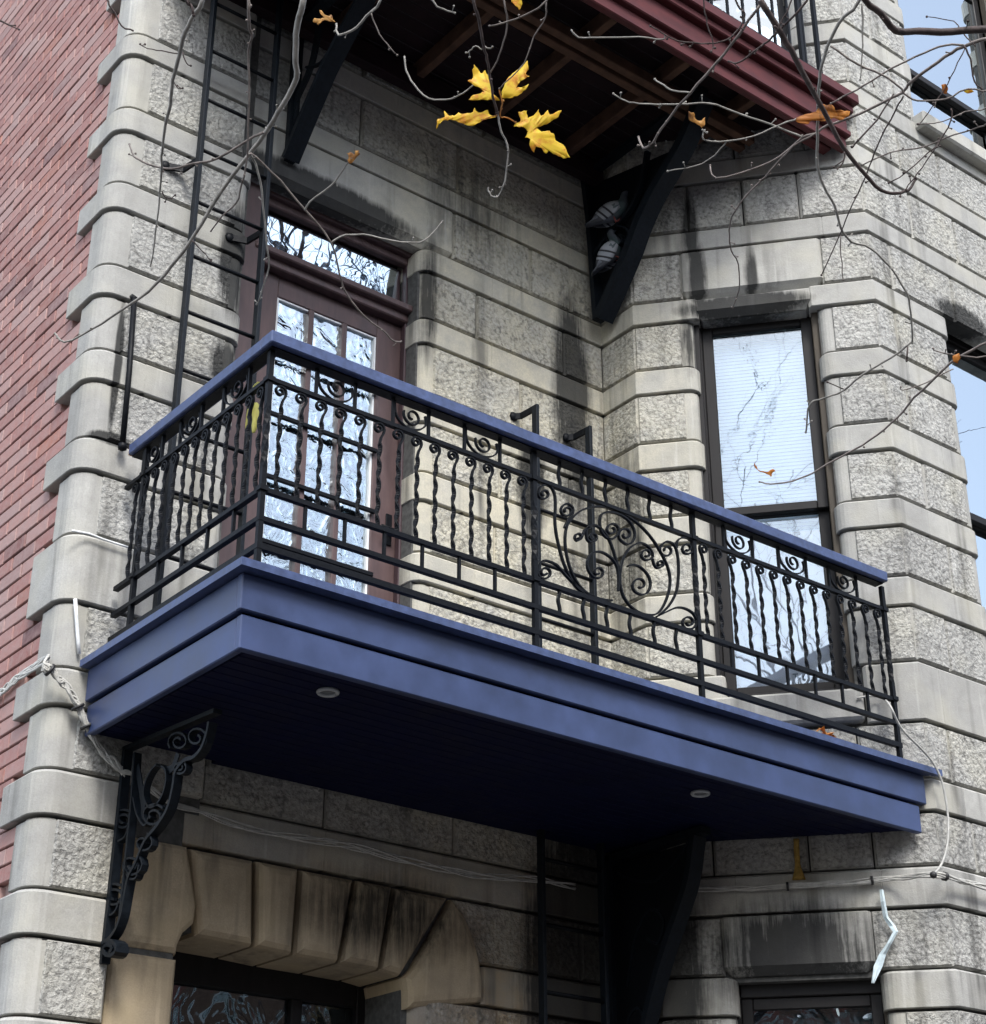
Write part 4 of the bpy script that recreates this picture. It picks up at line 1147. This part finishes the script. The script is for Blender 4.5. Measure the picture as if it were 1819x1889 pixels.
# ------------------------------------------------------------------ pigeons
def pigeon(loc, fwd, label):
    root = empty('pigeon', loc, label, 'pigeon', None)
    f = Vector(fwd).normalized(); up = Vector((0, 0, 1)); s = up.cross(f).normalized(); u = f.cross(s)
    sp = [(-.18, 0, -.025), (-.13, 0, -.018), (-.085, 0, -.006), (-.035, 0, 0), (.02, 0, .006), (.062, 0, .022), (.085, 0, .05), (.094, 0, .078), (.105, 0, .096), (.122, 0, .100), (.133, 0, .096), (.147, 0, .090)]
    rr = [.010, .018, .036, .052, .056, .050, .034, .024, .025, .020, .008, .002]
    mb = MB(); mb.tube([Vector(p) for p in smooth(sp, 2)], [x for a, b in zip(rr, rr[1:]) for x in (a, (a+b)/2)]+[rr[-1]], 12)
    R3x = Matrix((f, s, u)).transposed()
    def add(name, m_, mat):
        me = m_.mesh(name, mat); ob = bpy.data.objects.new(name, me); COL.objects.link(ob); ob.parent = root
        ob.rotation_euler = R3x.to_euler(); return ob
    for q in mb.v:
        if q.x < -.10: q.y *= 1.9; q.z = -.02+(q.z+.02)*.45
    add('body', mb, M['pig_body'])
    for sg in (-1, 1):
        w = MB(); vs = []; rows = 9
        for i in range(rows):
            t = i/(rows-1); x = .055-.195*t; hh = .048*math.sin(math.pi*min(1, .12+t*.88))**.7+.004; zc = .012-.035*t
            yy = (.052-.020*abs(t-.35))*(1-.45*t*t)
            for k in range(5):
                a = -1+k*.5; vs.append((x, sg*(yy+.006*(1-a*a)), zc+hh*a))
        fs = [[i*5+k, i*5+k+1, i*5+6+k, i*5+5+k] for i in range(rows-1) for k in range(4)]
        w.add(vs, fs, 0, True); ob = add('wing', w, M['pig_wing']); md = ob.modifiers.new('thick', 'SOLIDIFY'); md.thickness = .006
        g = MB(); g.tube([(.0, sg*.022, -.045), (.005, sg*.022, -.085)], .004, 5)
        for a in (-.5, 0, .5): g.tube([(.005, sg*.022, -.085), (.035*math.cos(a), sg*.022+.03*math.sin(a), -.088)], .003, 4)
        add('foot', g, M['pig_leg'])
    root.scale = (.88, .88, .88)
    return root
pigeon(pX((1126, 468), 5.13), (.55, -.55, .75), 'pale winged pigeon with black bars perched low on the corner bracket')
pigeon(pX((1130, 393), 5.13), (.5, -.7, .2), 'upper grey pigeon deep in shadow on the corner bracket')

# ------------------------------------------------------------------ the bare maple in front of the house
TB = CAM+RV*2.2+HV*3.6; TB.z = 0
TREE = empty('maple_tree', TB, 'nearly bare maple tree whose twigs and last yellow leaves hang before the house', 'tree')
rnd = random.Random(21)
mb = MB(); tp = [TB+Vector((.0, 0, -.1)), TB+Vector((.02, .03, 1)), TB+Vector((-.03, .02, 2.5)), TB+Vector((.02, -.03, 4)), TB+Vector((-.02, .02, 5.6)), TB+Vector((.1, .05, 7.2)), TB+Vector((.15, 0, 9.2))]
mb.tube(smooth(tp, 4), [.24-.0066*i for i in range(25)], 12); mb.build('trunk', M['bark'], TREE)
def wpt(q, w): return pD(q, w)
LIMBS = [([tp[4]+Vector((0, 0, .2)), wpt((2150, -330), 4.7), wpt((1850, -300), 4.5), wpt((1500, -260), 4.4), wpt((1150, -270), 4.3), wpt((800, -240), 4.2), wpt((450, -230), 4.2), wpt((150, -260), 4.3)], .075, .014),
         ([tp[3]+Vector((0, 0, .5)), wpt((2200, 200), 4.2), wpt((2050, 110), 3.9), wpt((1930, 70), 3.7)], .05, .012)]
for P, r0, r1 in LIMBS:
    P = smooth(P, 5); mb = MB(); mb.tube(P, [r0+(r1-r0)*i/(len(P)-1) for i in range(len(P))], 8); mb.build('limb', M['bark'], TREE)
BR = [  # (points, px radius start, end, depth start, depth end, bark)
 ([(559, 0), (549, 44), (545, 102), (547, 143), (532, 177), (504, 222), (487, 249), (453, 293), (409, 351), (354, 440), (317, 491), (273, 538), (222, 573), (170, 607), (119, 631), (102, 615)], 8, 2.0, 4.1, 4.5, 'bark_pale'),
 ([(487, 244), (457, 259), (402, 293), (358, 302), (317, 311), (290, 308), (252, 293), (243, 280), (239, 266)], 3.2, 1.8, 4.2, 4.4, 'bark_mid'),
 ([(458, 0), (460, 51), (465, 68), (458, 95), (460, 170), (457, 239), (457, 290), (446, 341), (436, 375), (409, 399), (389, 426)], 4, 1.6, 4.0, 4.2, 'bark_mid'),
 ([(457, 285), (467, 292), (480, 334), (487, 392), (494, 460), (496, 494), (480, 545), (474, 562)], 2.8, 1.2, 4.15, 4.3, 'bark_pale'),
 ([(462, 285), (470, 288), (518, 334), (563, 388), (611, 447), (627, 504), (638, 540), (673, 584), (704, 608), (728, 630), (741, 629)], 2.6, 1.8, 4.15, 4.4, 'bark_mid'),
 ([(562, 387), (572, 372), (611, 342), (629, 320), (642, 300), (648, 292)], 2.2, 1.5, 4.2, 4.1, 'bark_pale'),
 ([(611, 447), (638, 434), (671, 433), (721, 443), (774, 447), (800, 428), (816, 408)], 2.3, 1.3, 4.25, 4.3, 'bark_pale'),
 ([(373, 0), (358, 27), (341, 61), (331, 99), (319, 147), (315, 191), (307, 222), (302, 249), (299, 280), (298, 303), (295, 354), (288, 426), (278, 491)], 6, 1.5, 3.9, 4.2, 'bark_pale'),
 ([(331, 99), (300, 94), (273, 89), (259, 82)], 1.6, 1.1, 4.0, 4.0, 'bark'), ([(336, 97), (344, 116), (353, 121)], 1.6, 1.4, 4.0, 4.0, 'bark'),
 ([(298, 352), (305, 364), (316, 366), (323, 360)], 1.5, 1.2, 4.1, 4.1, 'bark'), ([(321, 152), (328, 163), (338, 162)], 1.5, 1.2, 4.1, 4.1, 'bark'),
 ([(354, 443), (372, 462), (389, 481)], 1.5, 1.0, 4.3, 4.3, 'bark'),
 ([(198, -5), (211, 24), (225, 48), (245, 56)], 2.6, 1.8, 4.0, 4.0, 'bark'), ([(344, 0), (352, 8), (357, 27)], 3.5, 3, 3.9, 3.9, 'bark'), ([(-30, 27), (4, 40), (34, 54)], 3.4, 1.2, 4, 4, 'bark'),
 ([(702, 0), (685, 20), (658, 51), (634, 63), (622, 61), (620, 44)], 3.2, 2.2, 4.0, 4.1, 'bark_pale'),
 ([(685, 24), (692, 44), (706, 72), (733, 102)], 1.8, 1.3, 4.1, 4.1, 'bark_mid'), ([(747, 104), (750, 130), (764, 157), (791, 181), (822, 184), (845, 177), (873, 158), (903, 135)], 2.2, 1.5, 4.2, 4.1, 'bark_pale'),
 ([(873, 0), (883, 34), (890, 75), (897, 102), (902, 130), (910, 177), (917, 208)], 4.2, 2.8, 3.9, 4.0, 'bark'),
 ([(917, 206), (919, 218), (924, 242), (936, 266), (936, 307), (929, 344), (917, 363), (907, 361), (900, 348)], 2.3, 1.7, 4.0, 4.05, 'bark_pale'),
 ([(929, 0), (936, 37), (929, 78), (917, 112), (905, 133)], 2.6, 1.8, 3.95, 4.0, 'bark_mid'), ([(1007, 0), (1006, 31), (985, 68), (968, 116), (937, 147), (922, 164)], 2.2, 1.5, 3.95, 4.0, 'bark_mid'),
 ([(1009, 0), (968, 27), (941, 39), (903, 48)], 2.3, 1.7, 3.9, 3.95, 'bark_mid'), ([(798, 0), (818, 17), (839, 24)], 2.4, 1.8, 4, 4, 'bark_pale'),
 ([(889, 92), (878, 86), (866, 94), (860, 98)], 1.8, 1.6, 3.95, 3.95, 'bark_pale'), ([(893, 84), (902, 90), (909, 86)], 1.8, 1.6, 3.95, 3.95, 'bark_pale'),
 ([(921, 164), (926, 190), (923, 214), (935, 217), (950, 226)], 1.8, 1.6, 4.0, 4.02, 'leaf_b'), ([(917, 213), (902, 216), (890, 221)], 1.5, 1.3, 4.0, 4.0, 'leaf_b'),
 ([(1053, 55), (1067, 68), (1104, 70), (1179, 68), (1220, 73), (1228, 66)], 2.0, 1.5, 3.8, 3.8, 'bark_pale'),
 ([(1401, 0), (1435, 51), (1459, 92), (1482, 136), (1513, 191), (1530, 225), (1557, 272), (1595, 320), (1625, 350), (1653, 357), (1676, 350), (1690, 330)], 7.5, 3.0, 3.5, 3.7, 'bark'),
 ([(1584, 3), (1557, 31), (1533, 71), (1516, 119), (1511, 163), (1508, 204), (1508, 255), (1508, 306), (1520, 344), (1540, 378), (1550, 419), (1571, 446), (1608, 459), (1642, 493), (1673, 541), (1680, 578), (1683, 633)], 4.2, 2.0, 3.6, 3.9, 'bark_pale'),
 ([(1591, -6), (1625, 24), (1653, 56), (1693, 58), (1758, 58), (1835, 54)], 6, 9.5, 3.3, 3.5, 'bark'),
 ([(1835, 70), (1778, 85), (1744, 105), (1704, 133), (1676, 157), (1666, 170), (1625, 190), (1567, 218), (1527, 231), (1506, 245), (1479, 255), (1438, 289), (1387, 313), (1322, 328), (1309, 306)], 4.2, 1.7, 3.6, 3.9, 'bark_mid'),
 ([(1778, 84), (1744, 83), (1704, 99), (1659, 119), (1608, 150), (1567, 173), (1533, 190)], 2.6, 1.8, 3.6, 3.7, 'bark_mid'),
 ([(1506, 245), (1465, 269), (1445, 289), (1411, 327), (1377, 361), (1350, 401), (1345, 435), (1350, 463), (1362, 487), (1363, 538), (1351, 568)], 2.4, 1.3, 3.75, 4.0, 'bark_mid'),
 ([(1479, 252), (1438, 235), (1387, 218), (1346, 204), (1309, 190), (1268, 192), (1234, 192), (1200, 192), (1179, 191), (1152, 186), (1132, 172)], 2.4, 1.6, 3.75, 3.8, 'bark_pale'),
 ([(1401, 10), (1370, 54), (1336, 99), (1285, 157), (1251, 197), (1220, 238), (1203, 264), (1186, 273), (1179, 252)], 3.6, 2.2, 3.55, 3.8, 'bark_mid'), ([(1274, 170), (1241, 167), (1225, 158), (1207, 146)], 1.9, 1.7, 3.65, 3.7, 'bark_pale'),
 ([(1472, 218), (1438, 231), (1390, 252), (1343, 260), (1302, 259), (1297, 248), (1300, 240)], 2.2, 1.7, 3.75, 3.75, 'bark_pale'), ([(1341, 260), (1319, 286), (1282, 306), (1232, 315)], 1.8, 1.5, 3.75, 3.8, 'bark_pale'),
 ([(1357, 0), (1374, 27), (1357, 61), (1329, 78), (1295, 80), (1251, 75), (1200, 48)], 2.6, 1.6, 3.5, 3.5, 'bark'), ([(1299, 0), (1305, 44), (1316, 78), (1312, 96)], 2.0, 1.5, 3.5, 3.5, 'bark'),
 ([(1489, 0), (1445, 48), (1418, 75), (1391, 95), (1360, 117), (1345, 112)], 3.0, 2.0, 3.5, 3.6, 'bark'), ([(1460, 0), (1447, 30), (1432, 60)], 2, 1.6, 3.5, 3.5, 'bark'),
 ([(1532, 85), (1584, 119), (1625, 136), (1656, 157), (1673, 177), (1693, 185), (1744, 184), (1785, 163), (1835, 162)], 2.6, 2.0, 3.6, 3.6, 'bark_mid'),
 ([(1666, 177), (1652, 204), (1625, 255), (1608, 296), (1591, 340), (1567, 391), (1550, 432), (1516, 507)], 2.0, 1.3, 3.6, 3.7, 'bark'), ([(1551, 435), (1552, 470), (1555, 515)], 1.7, 1.2, 3.7, 3.7, 'bark_mid'),
 ([(1588, 306), (1642, 282), (1710, 269), (1761, 248), (1806, 235), (1835, 210)], 1.6, 2.2, 3.7, 3.6, 'bark_mid'), ([(1754, 200), (1754, 221), (1731, 265), (1704, 289), (1659, 327), (1639, 337)], 1.9, 1.4, 3.6, 3.6, 'bark'),
 ([(1649, 173), (1618, 221), (1578, 265), (1572, 272)], 1.8, 2.6, 3.6, 3.6, 'bark'), ([(1591, 7), (1592, 51), (1591, 102), (1588, 146)], 2.8, 1.3, 3.6, 3.6, 'bark_pale'),
 ([(1731, 265), (1700, 310), (1680, 335), (1672, 350)], 1.5, 1.4, 3.6, 3.6, 'bark'), ([(1557, 280), (1558, 295), (1545, 312)], 2.2, 1.6, 3.6, 3.6, 'bark'), ([(1557, 294), (1538, 309)], 1.6, 1.4, 3.6, 3.6, 'bark'),
 ([(1835, 626), (1778, 654), (1744, 678), (1710, 712), (1687, 733), (1666, 760), (1632, 791), (1591, 821), (1540, 848), (1499, 872), (1462, 888), (1421, 893), (1401, 889)], 3.2, 1.5, 4.0, 4.3, 'bark_mid'),
 ([(1683, 630), (1642, 661), (1591, 692), (1557, 719), (1523, 734), (1493, 746), (1489, 777), (1486, 797)], 2.6, 2.0, 3.9, 4.0, 'bark_pale'), ([(1557, 719), (1527, 705)], 1.4, 1.2, 3.95, 3.95, 'bark'),
 ([(1835, 655), (1758, 654), (1727, 648), (1722, 642)], 2.0, 1.4, 4, 4, 'bark_mid'), ([(1758, 680), (1710, 705), (1666, 719), (1662, 714)], 1.6, 1.2, 4.1, 4.1, 'bark_mid'), ([(1674, 640), (1672, 665)], 2.0, 2.4, 3.95, 3.95, 'bark'),
 ([(1778, 84), (1790, 110), (1798, 150), (1812, 165)], 2.2, 1.8, 3.6, 3.6, 'bark'), ([(1800, 85), (1775, 60), (1760, 40), (1710, 30)], 1.6, 1.1, 3.6, 3.7, 'bark'),
 ([(1780, 90), (1760, 130), (1740, 170), (1700, 225), (1692, 228)], 1.5, 1.2, 3.6, 3.6, 'bark'), ([(1835, 190), (1780, 205), (1740, 225), (1695, 228)], 1.8, 1.2, 3.6, 3.6, 'bark_mid')]
branches = []
for bi, (pts, r0, r1, w0, w1, bark) in enumerate(BR):
    q = list(pts); pre = []
    n = len(q); P = [pD(p, w0+(w1-w0)*i/(n-1)) for i, p in enumerate(q)]
    if q[0][1] <= 3 and bi != 30 and r0 > 1.9:
        x, y = q[0]; dx = (q[0][0]-q[1][0])*.8
        pre = [pD((x+dx*3, -245), 4.25), pD((x+dx*1.6, -110), w0+.05)]
    elif q[0][0] >= 1830:
        pre = [pD((1990, q[0][1]-60), w0+.02)] if q[0][1] > 300 else [pD((1935, 72), 3.7)]
    if q[-1][0] >= 1830 and q[-1][1] < 300: P = P+[pD((1935, 72), 3.7)]
    P = pre+P; m_ = len(P)
    ws = [(p-CAM).dot(FV) for p in P]
    rr = [ (r0+(r1-r0)*i/(m_-1))*.84*ws[i]/FPX for i in range(m_)]
    k = 3; SP = smooth(P, k)
    sr = [rr[min(i//k, m_-1)]+(rr[min(i//k+1, m_-1)]-rr[min(i//k, m_-1)])*((i % k)/k) for i in range(len(SP))]
    SP = [p+Vector((rnd.uniform(-1, 1), rnd.uniform(-1, 1), rnd.uniform(-1, 1)))*.0012 for p in SP]
    mb = MB(); mb.tube(SP, sr, 6)
    for i in range(3, len(SP)-1):          # buds
        if rnd.random() < .22:
            d = Vector((rnd.uniform(-1, 1), rnd.uniform(-1, 1), rnd.uniform(-1, 1))).normalized()
            l = rnd.uniform(.006, .014); a = SP[i]; b_ = a+d*(sr[i]+l)
            mb.tube([a, b_], .0011, 4); mb.ball(b_, rnd.uniform(.0022, .0034), 0, 5)
    mb.ball(SP[-1], max(.003, sr[-1]*1.5), 0, 5)
    branches.append(mb.build('branch', M[bark], TREE))
# the long lower twig reaches the trunk
mb = MB(); mb.tube(smooth([tp[3]+Vector((0, 0, -.3)), pD((2250, 560), 4.4), pD((2060, 560), 4.2), pD((1990, 560), 4.02)], 4), [.03-.0021*i for i in range(13)], 7); mb.build('limb', M['bark'], TREE)
mb = MB(); mb.tube(smooth([pD((1990, 560), 4.02), pD((1900, 600), 4.0), pD((1835, 626), 4.0)], 4), .004, 6); mb.build('limb', M['bark_mid'], TREE)

def leaf(branch, pts, w, mat, seed, curl=.011):
    rj = random.Random(seed*17); q = []          # small teeth along the outline
    ctr = (sum(p[0] for p in pts)/len(pts), sum(p[1] for p in pts)/len(pts))
    for i in range(len(pts)):
        a = Vector(pts[i]); b_ = Vector(pts[(i+1) % len(pts)]); q.append(a); L = (b_-a).length
        if L > 5:
            k = max(1, int(L//6))
            for j in range(1, k+1):
                t = j/(k+1); m_ = a.lerp(b_, t); n_ = Vector((-(b_-a).y, (b_-a).x)).normalized()
                q.append(m_+n_*rj.uniform(-1.5, 1.7)*(1 if j % 2 else -.6))
    pts = [(p.x, p.y) for p in q]
    P = [pD(p, w) for p in pts]; c = sum(P, Vector())/len(P)
    bm = bmesh.new(); f = bm.faces.new([bm.verts.new(p) for p in P])
    bm.normal_update(); bmesh.ops.triangulate(bm, faces=[f], ngon_method='EAR_CLIP'); bmesh.ops.subdivide_edges(bm, edges=bm.edges[:], cuts=1)
    for v in bm.verts:
        d = v.co-c
        v.co += FV*(noise.noise(v.co*14+Vector((seed*3.1, 0, 0)))*curl*2+curl*1.6*(d.dot(RV)*9)**2*.1+.10*d.dot(UV)+.08*d.dot(RV))
    mb = MB(); bm.verts.index_update(); mb.v = [v.co.copy() for v in bm.verts]; mb.f = [[v.index for v in f.verts] for f in bm.faces]
    mb.m = [0]*len(mb.f); mb.s = [True]*len(mb.f); bm.free()
    o = mb.build('leaf', M[mat], branch, None, True); md = o.modifiers.new('thick', 'SOLIDIFY'); md.thickness = .0008
    return o
Z2 = lambda L: [(600+a/2.934, b/2.934) for a, b in L]
Z3 = lambda L: [(1200+a/2.939, b/2.939) for a, b in L]
Z5 = lambda L: [(480+a/5.35, b/5.35) for a, b in L]
Z6 = lambda L: [(1200+a/2.939, 600+b/2.939) for a, b in L]
LEAVES = [
 (20, Z2([(805, 345), (835, 380), (850, 388), (865, 370), (882, 400), (892, 450), (903, 500), (945, 540), (860, 541), (775, 549), (790, 530), (830, 512), (862, 495), (840, 475), (800, 462), (770, 443), (792, 432), (800, 400), (795, 375)]), 4.0, 'leaf_y', 1),
 (20, Z2([(1095, 325), (1101, 375), (1085, 402), (1106, 415), (1070, 437), (1040, 465), (1032, 482), (1060, 480), (1101, 458), (1085, 492), (1050, 520), (1000, 539), (950, 536), (960, 490), (985, 430), (1012, 400), (1050, 372)]), 4.02, 'leaf_y', 2),
 (20, Z2([(603, 706), (610, 652), (648, 640), (645, 603), (665, 628), (700, 632), (722, 612), (740, 620), (800, 605), (808, 580), (830, 607), (880, 588), (887, 612), (925, 628), (868, 646), (822, 670), (790, 687), (760, 681), (720, 667), (690, 657), (650, 657), (625, 672)]), 4.0, 'leaf_y', 3),
 (20, Z2([(1045, 605), (1090, 597), (1096, 640), (1130, 622), (1155, 591), (1167, 626), (1205, 597), (1216, 622), (1280, 600), (1262, 637), (1212, 665), (1142, 692), (1170, 713), (1215, 707), (1242, 730), (1247, 757), (1290, 780), (1306, 806), (1326, 850), (1290, 856), (1250, 836), (1210, 815), (1195, 832), (1170, 802), (1141, 796), (1130, 828), (1104, 786), (1110, 757), (1080, 750), (1096, 716), (1076, 692), (1020, 692), (1030, 672), (1056, 660)]), 4.03, 'leaf_y', 4),
 (24, Z2([(1003, -20), (1062, -20), (1067, 20), (1050, 57), (1028, 33), (1008, 12)]), 4.0, 'leaf_y', 5),
 (16, Z5([(525, 230), (540, 190), (600, 197), (632, 186), (592, 132), (588, 104), (610, 108), (640, 150), (682, 160), (700, 143), (717, 190), (747, 216), (690, 217), (640, 207), (603, 240), (580, 264), (560, 237)]), 4.1, 'leaf_b', 6),
 (5, Z5([(853, 1510), (890, 1500), (928, 1530), (935, 1488), (975, 1484), (988, 1520), (952, 1550), (912, 1600), (880, 1612), (860, 1580), (872, 1550)]), 4.1, 'leaf_b', 7),
 (32, Z3([(795, 632), (850, 612), (900, 600), (940, 563), (987, 570), (1000, 600), (1085, 600), (1075, 632), (1020, 657), (990, 641), (930, 657), (880, 650), (850, 672), (820, 667), (790, 655)]), 3.68, 'leaf_o', 8),
 (38, Z3([(208, 600), (235, 606), (246, 640), (270, 651), (299, 630), (296, 680), (280, 692), (255, 670), (225, 656), (210, 645)]), 3.74, 'leaf_b', 9),
 (52, Z6([(568, 742), (582, 780), (600, 790), (640, 795), (665, 779), (682, 790), (660, 806), (655, 822), (625, 802), (590, 792), (566, 770)]), 4.28, 'leaf_o', 10),
 (55, Z6([(1630, 170), (1666, 153), (1674, 180), (1656, 212), (1633, 202)]), 4.0, 'leaf_o', 11),
 (44, Z3([(1576, 460), (1600, 453), (1617, 480), (1608, 507), (1585, 500)]), 3.6, 'leaf_o', 12),
 (44, Z3([(1700, 482), (1730, 476), (1760, 492), (1725, 500)]), 3.6, 'leaf_y', 13)]
for bi, pts, w, mat, seed in LEAVES: leaf(branches[min(bi, len(branches)-1)], pts, w, mat, seed)

# dry leaf lying at the deck edge
mb = MB(); P = pZ((1535, 1356), 3.985)
for k in range(3):
    c = P+Vector((k*.055-.06, k*.02, .004)); mb2 = []
    a = k*1.3
    for t in range(7):
        an = a+t*2*math.pi/7; r = .035 if t % 2 else .018
        mb2.append(c+Vector((r*math.cos(an), r*math.sin(an)*.6, .012*((t % 3)-.6))))
    mb.add([c+Vector((0, 0, .01))]+mb2, [[0, 1+t, 1+(t+1) % 7] for t in range(7)])
o = mb.build('dry_leaf', M['leaf_o'], None, None, False); md = o.modifiers.new('t', 'SOLIDIFY'); md.thickness = .001
tag(o, 'curled dry brown leaf lying on the right edge of the blue deck', 'leaf')

# ------------------------------------------------------------------ bare trees across the street (mirrored in the panes)
def bare_tree(base, h, seed, label, rb=.07):
    rr = random.Random(seed); root = empty('street_tree', base, label, 'tree', 'bare trees across the street')
    tr = MB(); br = MB(); base = Vector(base)
    tr.tube(smooth([base+Vector((0, 0, -.1)), base+Vector((.1, .1, h*.2)), base+Vector((-.1, .05, h*.45))], 4), [.30-.014*i for i in range(9)], 10)
    def grow(p, d, l, r, lev):
        pts = [p]; q = p; dd = d
        for k in range(4):
            dd = (dd+Vector((rr.uniform(-1, 1), rr.uniform(-1, 1), rr.uniform(-.6, .9)))*.22).normalized(); q = q+dd*l/4; pts.append(q)
        br.tube(pts, [r, r*.9, r*.8, r*.68, r*.55], 5 if lev < 3 else 3)
        if lev < 5:
            for _ in range(3 if lev < 2 else rr.choice((2, 3))):
                nd_ = (dd+Vector((rr.uniform(-1, 1), rr.uniform(-1, 1), rr.uniform(-.5, .8)))*.85).normalized()
                grow(pts[rr.choice((2, 3, 4, 4))], nd_, l*rr.uniform(.6, .82), r*.55, lev+1)
    top = base+Vector((-.1, .05, h*.45))
    for k in range(5):
        a = k*1.26+rr.uniform(-.3, .3)
        grow(top-Vector((0, 0, rr.uniform(0, h*.1))), Vector((math.cos(a)*.6, math.sin(a)*.6, 1)).normalized(), h*.22, rb, 0)
    tr.build('trunk', M['bark'], root); br.build('crown', M['bark'], root, None, False)
bare_tree((13.5, -8.5, 0), 17, 1, 'tall bare street tree beyond the road facing the door', .12)
bare_tree((-8.5, -8.6, 0), 16, 2, 'tall bare street tree beyond the road facing the bay window')

def sky_block_house(x0, x1, h, wall, label):  # unseen houses, added to block low sky light and darken the undersides
    root = empty('sky_block_house', ((x0+x1)/2, -14, 0), label, 'building', 'unseen houses added to block low sky light')
    mb = MB(); mb.box((x0+.02, -19, -.1), (x1-.02, -11, h)); mb.build('wall', wall, root)
    mb = MB(); mb.cbox((x0+.03, -11.0, h-.6), (x1-.03, -10.65, h+.25), .03); mb.build('cornice', M['board'], root)
    n = int((x1-x0)//2.2)
    for r in range(int(h//3.2)):
        for k in range(n):
            cx = x0+(x1-x0)*(k+.5)/n; z = 1.2+r*3.2
            if r == 0 and k == 0:
                mb = MB(); mb.cbox((cx-.55, -11.05, .2), (cx+.55, -10.93, 2.6), .02); mb.build('door', M['door'], root); continue
            mb = MB(); F_ = Face((0, -10.95), (-1, 0))
            mb.cbox((cx-.58, -11.02, z), (cx-.5, -10.93, z+1.9), .01); mb.cbox((cx+.5, -11.02, z), (cx+.58, -10.93, z+1.9), .01)
            mb.cbox((cx-.5, -11.02, z+1.82), (cx+.5, -10.935, z+1.9), .01); mb.cbox((cx-.62, -11.02, z-.1), (cx+.62, -10.9, z-.002), .01)
            w = mb.build('window', M['white'], root)
            mb = MB(); mb.box((cx-.5, -11.0, z), (cx+.5, -10.985, z+1.82)); mb.build('pane', M['glass_low'], w)
HB = [plain('house_brick_red', (.26, .12, .10), .9, .1, .2, 3), plain('house_brick_brown', (.20, .13, .10), .9, .1, .2, 3), plain('house_stone_grey', (.30, .30, .29), .9, .1, .2, 3)]
for i, (x0, w, h, lab) in enumerate([(-22, 9, 10.2, 'unseen red brick house added to block low sky, farthest left'), (-13, 8, 9.6, 'unseen brown brick house added to block low sky, second from the left'), (-5, 8.5, 10.4, 'unseen grey stone house added to block low sky, in the middle'), (3.5, 8, 9.8, 'unseen red brick house added to block low sky, right of the middle'), (11.5, 9, 10.0, 'unseen brown brick house added to block low sky, second from the right'), (20.5, 9, 10.3, 'unseen grey stone house added to block low sky, farthest right')]):
    sky_block_house(x0, x0+w, h, HB[i % 3] if i != 1 else HB[1], lab)
